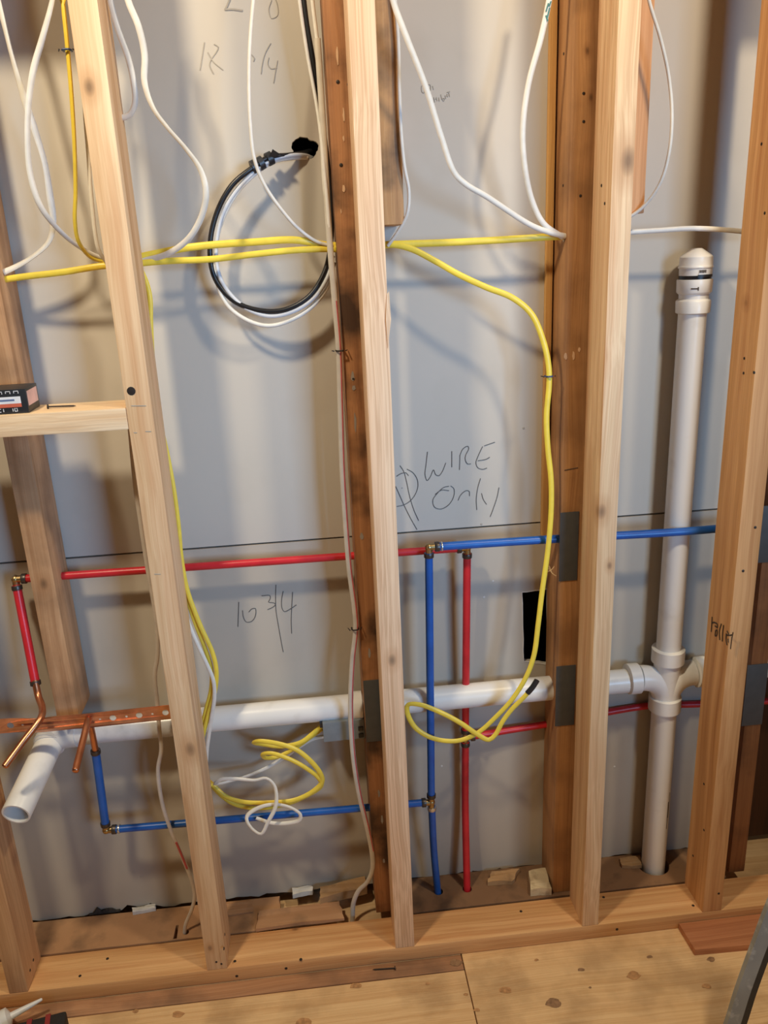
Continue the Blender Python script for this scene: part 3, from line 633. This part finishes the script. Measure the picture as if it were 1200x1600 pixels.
pexline(hot, catmull(br), MAT['red_pex'], .0078); crimp(hot, hT+Vector((.017, 0, 0)), (1, 0, 0))
cold = thing('cold_water_line', (at(671, 856, YB).x, YB, 0), 'blue plastic cold water tubing with brass elbows and a copper stub', 'pipe')
cA = at(670, 855, YB); cZ = at(1190, 820, YB); cT = at(674, 1253, YB); cE = b1+Vector((0, 0, -.03))
fitting(cold, cA, [(1, 0, 0), (0, 0, -1)])
d = (cZ-cA).normalized(); pexline(cold, catmull([cA+d*.012, at(870, 842, YB), at(1060, 831, YB), cZ]), MAT['blue_pex'], .0084); crimp(cold, cA+d*.017, d); crimp(cold, cA+d*.026, d, .0098, .003, MAT['steel_clip'])
fitting(cold, cT, [(0, 0, 1), (0, 0, -1), (-1, 0, 0)], name='tee')
linked(cold, cA, cT, MAT['blue_pex'])
d = (cE-cT).normalized(); pexline(cold, catmull([cT+d*.012, at(678, 1330, YB+.02), cE]), MAT['blue_pex'], .0082); crimp(cold, cT+d*.017, d, mat=MAT['steel_clip'])
cL = at(166, 1297, YB); fitting(cold, cL, [(1, 0, 0), (0, 0, 1)])
linked(cold, cT, cL, MAT['blue_pex'], .0080); crimp(cold, cL+Vector((.027, 0, 0)), (1, 0, 0), .0098, .004, MAT['steel_clip'])
cU = at(149, 1172, .108); d = (cU-cL).normalized()
pexline(cold, catmull([cL+d*.012, cU]), MAT['blue_pex'], .0086); crimp(cold, cU-d*.004, d); crimp(cold, cL+d*.017, d)
tip = atz(118, 1204, .600); top = at(137, 1128, .045)
tube_obj('copper_riser', catmull([cU-Vector((0, 0, .005)), at(143, 1140, .100), at(139, 1122, .085)], .004), .0066, .0066, MAT['copper'], cold, 14)
tube_obj('copper_stub', catmull([at(139, 1122, .085), top, top.lerp(tip, .5), tip], .003), .0066, .0066, MAT['copper'], cold, 14)
V, Fc = lathe([(-.001, .0066), (.0015, .0060), (.003, .003)], tip, tip-top, 14); obj('stub_tip', V, Fc, MAT['copper'], cold, smooth=50)
# ---- perforated copper strap
sp = [at(-18, 1136, .062), at(20, 1133, .064), at(60, 1133, .072), at(95, 1129, .070), at(137, 1126, .066), at(180, 1121, .066), at(230, 1116, .064), at(268, 1112, .060)]
SP = catmull(sp, .002); cum = [0]
for i in range(1, len(SP)): cum.append(cum[-1]+(SP[i]-SP[i-1]).length)
def on_strap(u, v, t):
    u = max(0, min(cum[-1]-1e-6, u)); i = next(k for k in range(1, len(cum)) if cum[k] >= u); f = (u-cum[i-1])/(cum[i]-cum[i-1])
    return SP[i-1].lerp(SP[i], f)+Vector((0, -t, v))
Ls = cum[-1]
def s_at(x_, y_):
    p = at(x_, y_, .066); return min(range(len(SP)), key=lambda k: (SP[k]-p).length)
big = [(17, 1137), (95, 1133), (178, 1126), (219, 1119), (260, 1116)]; small = [(36, 1136), (158, 1129), (199, 1122), (239, 1117)]
hw = .0158
no = 60
outer = [(Ls*i/no, -hw) for i in range(no+1)]+[(Ls*(no-i)/no, hw) for i in range(no+1)]
V, Fc = extrude_outline(outer, [circ(cum[s_at(*p)], 0, .0064, 16) for p in big if p != (95, 1133)]+[circ(cum[s_at(*p)], 0, .0024, 10) for p in small], 0, .0012, on_strap)
st = obj('copper_strap', V, Fc, MAT['copper_strap'], None, SP[0]); tag(st, 'perforated copper strap stretched between two studs behind the stub pipes', 'strap')
V, Fc = lathe([(0, .0058), (.001, .0058), (.0022, .004)], SP[s_at(95, 1131)]+Vector((0, -.001, 0)), (0, -1, 0), 14); obj('screw_head', V, Fc, MAT['nail_plate'], st, smooth=30)
# ================================================================== CABLES
WG, YG = 'white electrical cables', 'yellow electrical cables'
def cable(name, path, mat, label, group, a=.0052, b=.0028, twist=None):
    pts = px_path(path)
    return tag(tube_obj(name, pts, a, b, mat, None, 10, twist), label, 'cable', group)
W, Yl = MAT['white_cable'], MAT['yellow_cable']
cable('white_cable', [(604,-60,.02),(614,0,.03),(634,55,.035),(665,135,.05),(690,215,.065),(710,270,.075),(728,288,.08),(760,307,.09),(830,352,.112),(862,364,.12),(884,369,.124)], W, 'white cable running diagonally from the top middle down to the orange-brown old stud', WG, .0048, .0030)
o = cable('white_cable', [(868,-60,.10),(858,0,.10),(845,60,.10),(826,130,.10),(817,200,.10),(820,260,.105),(832,315,.115),(850,350,.120),(880,371,.127)], W, 'white cable bowing down just left of the orange-brown old stud', WG, .0050, .0030)
strokes('printed_lettering', o, [[(857,5),(853,18)], [(859,12),(855,28)], [(853,24),(856,33)], [(861,2),(858,10)]], MAT['teal_ink'], .0012, 'Y', .0965)
cable('white_cable', [(1005,-60,.06),(1014,0,.06),(1032,60,.06),(1045,120,.06),(1050,180,.06),(1046,235,.065),(1032,285,.075),(1008,320,.09),(985,338,.10),(955,350,.105)], W, 'white cable bowing out right of the pale stud, above the capped pipe', WG, .0030, .0026)
cable('white_cable', [(880,374,.134),(930,370,.134),(985,363,.130),(1030,360,.128),(1080,357,.126),(1130,359,.128),(1165,362,.130),(1205,364,.132)], W, 'white cable running level just above the capped pipe, to the stamped stud', WG, .0046, .0028)
cable('white_cable', [(190,-60,.045),(200,0,.045),(216,40,.045),(226,85,.05),(226,130,.05),(240,170,.05),(262,200,.05),(290,232,.05),(313,265,.05),(322,300,.05),(316,335,.06),(297,370,.075),(265,395,.10),(230,406,.125),(190,412,.130)], W, 'white cable in a wide loop just right of the streaked stud', WG, .0050, .0026, lambda t: 1.1*math.sin(min(1, max(0, (t-.25)/.35))*math.pi))
cable('white_cable', [(162,-60,.06),(172,0,.06),(184,45,.06),(200,90,.06),(209,130,.06),(211,160,.065),(204,178,.07),(190,184,.075),(175,180,.078)], W, 'white cable making a short loop behind the top of the streaked stud', WG, .0046, .0026)
cable('white_cable', [(92,-60,.05),(82,0,.05),(66,60,.05),(52,110,.05),(45,160,.05),(43,210,.05),(47,270,.055),(62,320,.065),(88,355,.085),(120,383,.11),(155,402,.125),(200,412,.128)], W, 'white cable sweeping down in the left bay and under the streaked stud', WG, .0048, .0028, lambda t: .8*math.cos(t*7))
cable('white_cable', [(-12,-30,.09),(3,25,.09),(18,85,.09),(38,155,.09),(55,205,.095),(70,255,.10),(78,305,.105),(83,350,.11),(76,378,.118),(50,402,.125),(22,418,.13),(6,425,.132)], W, 'white cable hanging at far left and bending back into the old worn stud', WG, .0056, .0028, lambda t: .9*math.sin(t*9))
cable('white_cable', [(128,100,.094),(133,180,.094),(138,240,.094),(143,310,.095),(154,390,.10),(168,412,.115)], W, 'short white cable hugging the left edge of the streaked stud near the top', WG, .0034, .0026)
cable('yellow_cable', [(94,-60,.06),(98,0,.06),(104,60,.06),(111,140,.065),(116,220,.07),(118,300,.08),(117,345,.09),(123,378,.105),(142,402,.125),(170,411,.13)], Yl, 'yellow cable hanging down the left side of the streaked stud', YG, .0050, .0032, lambda t: 1.0*(t > .12))
cable('yellow_cable', [(178,411,.125),(230,399,.128),(300,386,.128),(400,378,.128),(460,375,.128),(512,383,.136),(560,385,.140),(612,382,.140),(700,379,.138),(780,375,.136),(862,370,.134),(900,369,.134)], Yl, 'yellow cable running level across the top from the left bay to the orange-brown old stud', YG, .0062, .0030)
cable('yellow_cable', [(4,437,.135),(40,432,.128),(100,425,.120),(157,416,.116),(210,412,.118),(260,408,.12),(330,405,.122),(400,397,.124),(460,391,.127),(512,389,.130),(560,390,.134),(606,382,.132),(640,388,.125),(680,408,.118),(715,428,.112),(760,449,.105),(800,465,.10),(830,490,.098),(848,530,.098),(857,570,.098),(858,600,.098),(854,650,.098),(856,700,.098),(861,750,.098),(861,800,.098),(856,860,.098),(847,925,.095),(841,975,.092),(834,1025,.09),(822,1058,.088),(800,1093,.085),(776,1119,.085),(748,1144,.085),(722,1156,.085),(700,1158,.085),(672,1152,.09),(648,1136,.095),(636,1112,.098),(638,1101,.094),(656,1101,.086),(690,1114,.08),(720,1130,.078),(745,1147,.078),(764,1156,.078),(774,1148,.078),(785,1128,.078),(800,1108,.078),(818,1090,.076),(834,1072,.074)], Yl, 'yellow cable crossing from the far left, arching down the right bay to a taped end', YG, .0055, .0029)
tape = tube_obj('cable_end_tape', px_path([(824,1083,.0755),(832,1074,.074),(839,1063,.073)]), .0062, .0048, MAT['black_card'], None, 10)
yl_end = bpy.data.objects['yellow_cable.002']; tape.location = tape.location-OFF['yellow_cable.002']; tape.parent = yl_end; tape['label'] = 'black taped cable end'
# bundle down the right side of the streaked stud
cable('yellow_cable', [(218,418,.098),(228,440,.096),(234,465,.095),(235,500,.095),(238,560,.096),(246,640,.098),(262,715,.098),(272,770,.096),(279,825,.094),(283,870,.092),(292,920,.090),(312,975,.086),(332,1020,.082),(338,1048,.082),(336,1078,.086),(326,1115,.092),(316,1155,.096),(312,1190,.098),(316,1220,.115),(330,1228,.12)], Yl, 'yellow cable running down the right side of the streaked stud, outer one of the pair', YG, .0046, .0030)
cable('yellow_cable', [(212,425,.104),(224,470,.102),(232,560,.102),(244,660,.104),(260,740,.104),(271,800,.102),(279,860,.100),(286,910,.098),(302,965,.095),(320,1012,.092),(330,1045,.090),(330,1075,.092),(321,1112,.097),(312,1150,.101),(307,1195,.105)], Yl, 'yellow cable running down the right side of the streaked stud, inner one of the pair', YG, .0042, .0028)
cable('white_cable', [(268,830,.103),(280,910,.100),(292,965,.094),(308,1005,.088),(322,1035,.084),(333,1062,.081),(335,1088,.083),(329,1130,.088),(323,1175,.092),(322,1220,.096),(330,1290,.102),(336,1360,.104),(330,1400,.106)], MAT['white_cable'], 'white cable beside the yellow pair, right of the streaked stud', WG, .0040, .0026)
o = cable('grey_cable', [(196,600,.104),(203,670,.10),(212,765,.098),(218,805,.097),(230,885,.096),(238,930,.095),(245,975,.095),(246,1025,.095),(242,1055,.095),(246,1100,.095),(249,1140,.095),(252,1172,.095),(247,1202,.095),(253,1253,.095),(266,1295,.097),(286,1342,.10),(300,1378,.102),(304,1400,.104),(300,1420,.107),(290,1445,.110),(288,1464,.112),(287,1490,.112)], MAT['grey_cable'], 'aged grey cable wandering down the left side of the streaked stud into the floor', 'aged cables going into the floor', .0042, .0028)
tube_obj('red_tint', px_path([(275,1316,.0955),(284,1337,.0965),(292,1357,.0978)]), .0024, .0018, MAT['stripe'], o, 8)
# red-striped white cable down the old stained stud
RW = [(496,60,.118),(505,200,.112),(512,330,.108),(517,400,.10),(523,470,.098),(529,540,.098),(532,633,.098),(535,733,.098),(539,800,.098),(546,890,.098),(554,950,.098),(556,982,.098),(551,1030,.098),(548,1090,.096),(549,1140,.095),(553,1190,.095),(562,1245,.098),(573,1290,.102),(581,1330,.104),(582,1358,.106),(574,1378,.11),(560,1392,.116),(552,1412,.118),(551,1432,.118),(551,1460,.118)]
o = cable('white_cable', RW, plain('cream_cable_jacket', (.62, .56, .47), .5, var=.08), 'cream cable with a red stripe running full height beside the old dark-stained stud', WG, .0054, .0032)
tube_obj('red_stripe', px_path([(x_+2.4, y_, d_-.0022) for x_, y_, d_ in RW if 420 < y_ < 1340]), .0015, .0014, MAT['stripe'], o, 6)
cable('white_cable', [(462,-60,.128),(468,0,.128),(480,83,.128),(495,165,.124),(502,217,.118),(506,283,.112),(511,333,.108),(514,385,.106),(518,425,.112)], W, 'thin white cable at top, left of the black one above the round hole', WG, .0030, .0028)
cable('white_cable', [(484,-60,.124),(488,0,.124),(495,60,.122),(500,110,.118),(502,165,.114),(503,215,.112),(507,270,.108),(512,325,.105),(516,380,.106),(521,430,.112)], W, 'thin white cable at top, right of the black one above the round hole', WG, .0034, .0028)
cable('white_cable', [(402,-60,.07),(396,0,.07),(391,60,.07),(389,120,.07),(391,190,.072),(398,250,.078),(414,290,.088),(440,328,.10),(466,357,.115),(494,377,.125),(520,385,.130)], W, 'thin white cable hanging left of the round hole and curving under to the right', WG, .0030, .0026)
cable('white_cable', [(612,-60,.092),(622,60,.092),(624,140,.092),(627,210,.092),(632,260,.092),(639,300,.094),(636,335,.098),(622,362,.11),(606,384,.125)], W, 'white cable hugging the right edge of the weathered stud stub', WG, .0030, .0026)
# coil of black and white cable by the round hole
cable('black_cable', [(486,236,.225),(470,240,.198),(448,243,.18),(420,246,.165),(395,262,.155),(362,290,.15),(338,335,.15),(328,388,.15),(336,435,.148),(365,470,.146),(405,485,.144),(445,484,.144),(482,464,.146),(505,430,.15),(515,395,.155),(518,330,.158),(510,240,.150),(500,170,.138),(488,90,.134),(478,30,.134),(470,-40,.134)], MAT['black_cable'], 'black cable coming out of the round hole into a big hanging coil', 'cables coiled at the round hole', .0046, .0046)
cable('white_cable', [(488,247,.222),(476,243,.196),(455,243,.182),(430,249,.17),(405,262,.160),(374,292,.155),(350,330,.152),(338,380,.15),(341,425,.148),(356,455,.146),(385,482,.145),(420,494,.144),(455,488,.144),(490,466,.146),(512,432,.15),(520,400,.158)], plain('bluish_white_jacket', (.62, .64, .68), .35, var=.05), 'bluish white cable coiled with the black one, inner ring', 'cables coiled at the round hole', .0038, .0038)
cable('white_cable', [(480,246,.200),(456,247,.186),(428,252,.174),(398,272,.164),(368,304,.158),(345,350,.155),(336,400,.152),(340,445,.15),(358,480,.148),(390,502,.147),(420,509,.147),(455,500,.147),(490,477,.15),(513,445,.155),(522,410,.16)], W, 'white cable coiled with the black one, lowest outer ring', 'cables coiled at the round hole', .0038, .0038)
def wrap_tape(path, label):
    t = tube_obj('tape_wrap', px_path(path), .0115, .0105, MAT['black_card'], None, 12)
    return tag(t, label, 'tape', 'black tape on the cable coil')
wrap_tape([(393,262,.158),(400,259,.160)], 'black tape band around the coil, lower left one')
wrap_tape([(404,257,.161),(411,253,.163)], 'black tape band around the coil, middle one')
wrap_tape([(417,250,.166),(425,246,.169)], 'black tape band around the coil, nearest the round hole')
V = [at(420,246,.158), at(426,233,.150), at(438,241,.156), at(430,247,.16), at(424,247,.168), at(427,237,.162), at(438,243,.166)]
obj('tape_tail', V, [(0,1,2,3),(4,6,5),(0,4,5,1),(1,5,6,2),(2,6,4,3),(0,3,4)], MAT['black_card'], bpy.data.objects['tape_wrap.002'])
# yellow / white slack near the grey box
cable('yellow_cable', [(507,1131,.15),(488,1147,.148),(470,1160,.146),(440,1166,.15),(412,1163,.14),(397,1160,.12),(405,1158,.108),(430,1161,.102),(462,1171,.10),(486,1190,.102),(500,1208,.108),(503,1222,.115),(488,1237,.118),(460,1250,.118),(420,1254,.118),(380,1253,.12),(352,1244,.126),(334,1228,.132),(320,1215,.136)], Yl, 'yellow cable in a slack loop left of the grey box, upper strand', YG, .0056, .0034)
cable('yellow_cable', [(503,1139,.158),(482,1154,.156),(462,1168,.154),(435,1182,.15),(415,1184,.135),(411,1178,.118),(425,1177,.108),(452,1186,.104),(478,1200,.106),(498,1216,.112),(502,1228,.122),(480,1243,.126),(445,1257,.126),(400,1263,.126),(365,1256,.13),(345,1242,.136),(328,1224,.14)], Yl, 'yellow cable in a slack loop left of the grey box, lower strand', YG, .0050, .0034)
cable('white_cable', [(512,1150,.160),(490,1154,.160),(470,1165,.160),(440,1186,.162),(410,1203,.158),(375,1216,.14),(345,1224,.124),(336,1225,.112),(345,1218,.104),(370,1217,.10),(398,1219,.098),(416,1216,.097),(428,1226,.094),(432,1244,.090),(430,1262,.086),(419,1284,.084),(408,1303,.084),(396,1297,.088),(386,1283,.094),(386,1275,.098),(400,1264,.100),(425,1257,.098),(452,1261,.092),(469,1272,.088),(468,1281,.090),(450,1286,.096),(425,1286,.104),(400,1278,.108)], W, 'white cable curling in a loose bow over the lower blue pipe', WG, .0044, .0028, lambda t: .5*math.sin(t*16))
# staples
def staple(p, w_, mat, label, ax='Y'):
    t = thing('cable_staple', p, label, 'staple', 'cable staples')
    pts = [p+Vector((-w_, .008, 0)), p+Vector((-w_, -.001, 0)), p+Vector((-w_*.6, -.005, 0)), p+Vector((w_*.6, -.005, 0)), p+Vector((w_, -.001, 0)), p+Vector((w_, .008, 0))]
    V, Fc = sweep(pts, .0016, .0016, 8, ref=Vector((0, 0, 1))); obj('bridge', V, Fc, mat, t)
    for s in (-1, 1):
        V, Fc = lathe([(0, .0012), (.012, .0008)], p+Vector((s*(w_+.004), -.004, 0)), (s*.3, 1, 0), 7); obj('nail', V, Fc, MAT['nail'], t)
    return t
staple(at(858, 588, .0965), .0062, MAT['staple_blue'], 'blue staple on the yellow cable in the right bay')
staple(at(104, 78, .058), .0062, MAT['staple_blue'], 'blue staple on the yellow cable beside the streaked stud')
staple(at(531, 548, .0955), .0066, MAT['nail'], 'dark staple on the cream cable, upper one')
staple(at(555, 983, .0955), .0066, MAT['nail'], 'dark staple on the cream cable, lower one')
# grey device box on the old stained stud
c0, c1 = at(506, 1160, .125), at(572, 1124, .125)
gb = thing('electrical_box', (c0.x, .13, c0.z), 'small grey plastic electrical box left of the old dark-stained stud', 'electrical box')
x0, x1, zb0, zb1 = c0.x, .0655, c0.z, c1.z
V, Fc = bevel_box((x0, .125, zb0), (x1, .185, zb1), .002); obj('box_body', V, Fc, MAT['grey_box'], gb, smooth=40)
for k in range(2):
    V, Fc = bevel_box((x1-.014, .1225, zb0+.004+k*.017), (x1-.003, .1255, zb0+.014+k*.017), .001); obj('clamp_tab', V, Fc, MAT['black_card'], gb, smooth=40)
V, Fc = bevel_box((x0-.006, .13, zb1-.014), (x0+.002, .155, zb1-.002), .001); obj('cable_entry', V, Fc, MAT['black_card'], gb, smooth=40)
# wood shavings by the blue pipe
for k, (a_, b_) in enumerate((((857,888),(869,900)), ((856,893),(866,885)), ((858,884),(862,893)))):
    o = tube_obj('wood_shaving', px_path([(*a_, .1), ((a_[0]+b_[0])/2, (a_[1]+b_[1])/2+2, .098), (*b_, .1)]), .0009, .0006, lath, s3, 6)
# ================================================================== SMALL THINGS
# carton of screws on the shelf
ZS = 1.2557
f0 = atz(46, 645, ZS); sd = atz(68, 631, ZS); hbox = at(41, 607, f0.y).z-ZS
ux = (Vector((sd.x, sd.y, 0))-Vector((f0.x, f0.y, 0))); dep = min(ux.length, .066); uy = ux.normalized(); ux = Vector((uy.y, -uy.x, 0)); 
if ux.x < 0: ux = -ux
cb = thing('screw_carton', (f0.x, f0.y, ZS), 'small black carton with white and pink labels on the nail shelf', 'box')
Lb = .098
def cart(u, v, h): return Vector((f0.x, f0.y, ZS))-ux*u+uy*v+Vector((0, 0, h))
def cbox(name, u0, u1, v0, v1, h0, h1, mat, r=.001):
    V, Fc = bevel_box((u0, v0, h0), (u1, v1, h1), r); return obj(name, [cart(*v) for v in V], Fc, mat, cb, smooth=40)
cbox('carton_body', 0, Lb, 0, dep, 0, hbox, MAT['black_card'], .0012)
e = .0004
cbox('front_label', .010, .075, -e, e, hbox*.42, hbox*.70, MAT['white_print'], 0); cbox('front_stripe', .010, .075, -e, e, hbox*.27, hbox*.42, MAT['red_print'], 0)
cbox('screw_picture', .020, .070, -2*e, 0, hbox*.53, hbox*.60, MAT['blue_print'], 0)
cbox('end_label', -e, e, .004, dep-.006, hbox*.28, hbox*.88, MAT['pink_print'], 0)
def glyphs(list2, name='printed_lettering'):
    parts = []
    for stq in list2: parts.append(sweep([cart(u, -.0006, h) for u, h in stq], .0007, .0003, 5))
    V, Fc = join(*parts); obj(name, V, Fc, MAT['white_print'], cb)
h1, h0 = hbox*.22, hbox*.10
glyphs([[(.025,h0),(.025,h1)], [(.022,h0),(.022,h1),(.018,h1),(.018,h0),(.022,h0)], [(.040,h0),(.040,h1)], [(.044,h1),(.049,h1),(.049,h0),(.044,h0)], [(.055,h1),(.052,h0)]])
glyphs([[(.012+i*.013,hbox*.82),(.012+i*.013,hbox*.92),(.019+i*.013,hbox*.92),(.019+i*.013,hbox*.84)] for i in range(4)])
# nail lying on the shelf
def loose_nail(a, b_, label, r=.0017):
    t = thing('loose_nail', a, label, 'nail', 'loose nails'); d_ = (b_-a)
    L_ = d_.length; V, Fc = lathe([(0, r*.9), (L_*.9, r*.9), (L_, .0002)], a, d_, 10); obj('shank', V, Fc, MAT['nail'], t, smooth=40)
    V, Fc = lathe([(-.0012, r*2.4), (.0006, r*2.4), (.0012, r)], a, d_, 12); obj('head', V, Fc, MAT['nail'], t, smooth=40); return t
loose_nail(atz(75, 635.5, ZS+.0035), atz(119, 634, ZS+.0018), 'dark nail lying on the nail shelf beside the carton')
loose_nail(atz(617, 1512.5, .004), atz(582, 1515, .0018), 'dark nail lying on the floor strip in front of the middle stud')
# red-brown scrap board
rb = wood('red_board', srgb(166, 104, 70), srgb(204, 142, 102), 'X')
q4 = [atz(1066, 1452, .016), atz(1086, 1484, .016), atz(1260, 1468, .016), atz(1260, 1432, .016)]
q4[0].y = q4[3].y = -.0015
V = [Vector((p.x, p.y, .0005)) for p in q4]+q4
o = obj('scrap_board', V, [(0,3,2,1),(4,5,6,7),(0,1,5,4),(1,2,6,5),(2,3,7,6),(3,0,4,7)], rb, None, V[1]); tag(o, 'reddish scrap board on the floor against the bottom plate', 'board')
# ladder leg: bent channel, front flange and side flange
lg = thing('step_ladder', (.70, -.30, 0), 'worn grey metal ladder leg standing at the lower right corner', 'ladder')
YL = -.30
cen = [(1112,1700),(1130,1645),(1146,1600),(1160,1555),(1174,1515),(1190,1472),(1208,1424),(1236,1360),(1290,1250)]
C_ = catmull([at(x_, y_, YL) for x_, y_ in cen], .012)
base_z = C_[0].z
C_ = [p for p in C_ if p.z > .004]
C_ = [Vector((C_[0].x-(C_[1].x-C_[0].x)/(C_[1].z-C_[0].z)*(C_[0].z-.003), YL, .003))]+C_
def flange(off0, off1, y0, y1):
    V = []; Fc = []
    for i, p in enumerate(C_):
        T = (C_[min(i+1, len(C_)-1)]-C_[max(i-1, 0)]).normalized(); Nn = Vector((T.z, 0, -T.x))
        for o_, yy in ((off0, y0), (off1, y0), (off1, y1), (off0, y1)): V.append(p+Nn*o_+Vector((0, yy, 0)))
    for i in range(len(C_)-1):
        for k in range(4): Fc.append((i*4+k, i*4+(k+1) % 4, i*4+4+(k+1) % 4, i*4+4+k))
    Fc += [(0, 1, 2, 3), tuple(len(C_)*4-4+k for k in range(4))]
    return V, Fc
V, Fc = flange(-.014, .013, -.002, 0); obj('front_flange', V, Fc, MAT['ladder'], lg)
V, Fc = flange(-.014, -.012, 0, .008); obj('side_flange', V, Fc, MAT['ladder'], lg)
V, Fc = flange(.011, .013, 0, .003); obj('side_flange', V, Fc, MAT['ladder'], lg)
V, Fc = flange(.0135, .030, .003, .006); obj('rear_flange', V, Fc, plain('dark_metal', (.05, .048, .044), .6, .3), lg)
pf = C_[0]; V, Fc = bevel_box((pf.x-.02, YL-.006, 0.0005), (pf.x+.05, YL+.04, .02), .003); obj('rubber_foot', V, Fc, MAT['black_rubber'], lg, smooth=40)
# caulking tube and tool bag at the lower left
tp, bs = atz(66, 1561, .050), atz(17, 1588, .040)
ct = thing('caulk_tube', (bs.x, bs.y, 0), 'white caulking tube nozzle poking in at the lower left corner', 'caulk tube')
ax = (tp-bs).normalized(); Ln = (tp-bs).length
V, Fc = lathe([(0, .0075), (Ln*.5, .0056), (Ln*.97, .0030), (Ln, .0022)], bs, ax, 16); obj('nozzle', V, Fc, MAT['nozzle'], ct, smooth=40)
V, Fc = lathe([(0, .019), (.003, .0205), (.014, .0205), (.018, .012), (.020, .008)], bs-ax*.019, ax, 20); obj('collar', V, Fc, MAT['nozzle'], ct, smooth=30)
V, Fc = lathe([(0, .0235), (.10, .0235), (.103, .021)], bs-ax*.12, ax, 24); obj('tube_body', V, Fc, MAT['nozzle'], ct, smooth=30)
a0, a1 = atz(32, 1597, .06), atz(104, 1578, .06)
uxx = Vector((a1.x-a0.x, a1.y-a0.y, 0)); Wd = uxx.length; uxx.normalize(); uyy = Vector((uxx.y, -uxx.x, 0))
tb = thing('tool_bag', (a1.x, a1.y, 0), 'black tool bag with two red bands on the floor at the lower left', 'tool bag')
def bag(u, v, h): return Vector((a0.x, a0.y, 0))+uxx*u+uyy*v+Vector((0, 0, h))
V, Fc = bevel_box((-.03, 0, .0005), (Wd, .16, .06), .006); obj('bag_body', [bag(*v) for v in V], Fc, MAT['black_rubber'], tb, smooth=40)
for u in (.012, .047):
    V, Fc = bevel_box((u, -.0012, .01), (u+.010, .161, .0612), .001); obj('red_band', [bag(*v) for v in V], Fc, MAT['red_rubber'], tb, smooth=40)
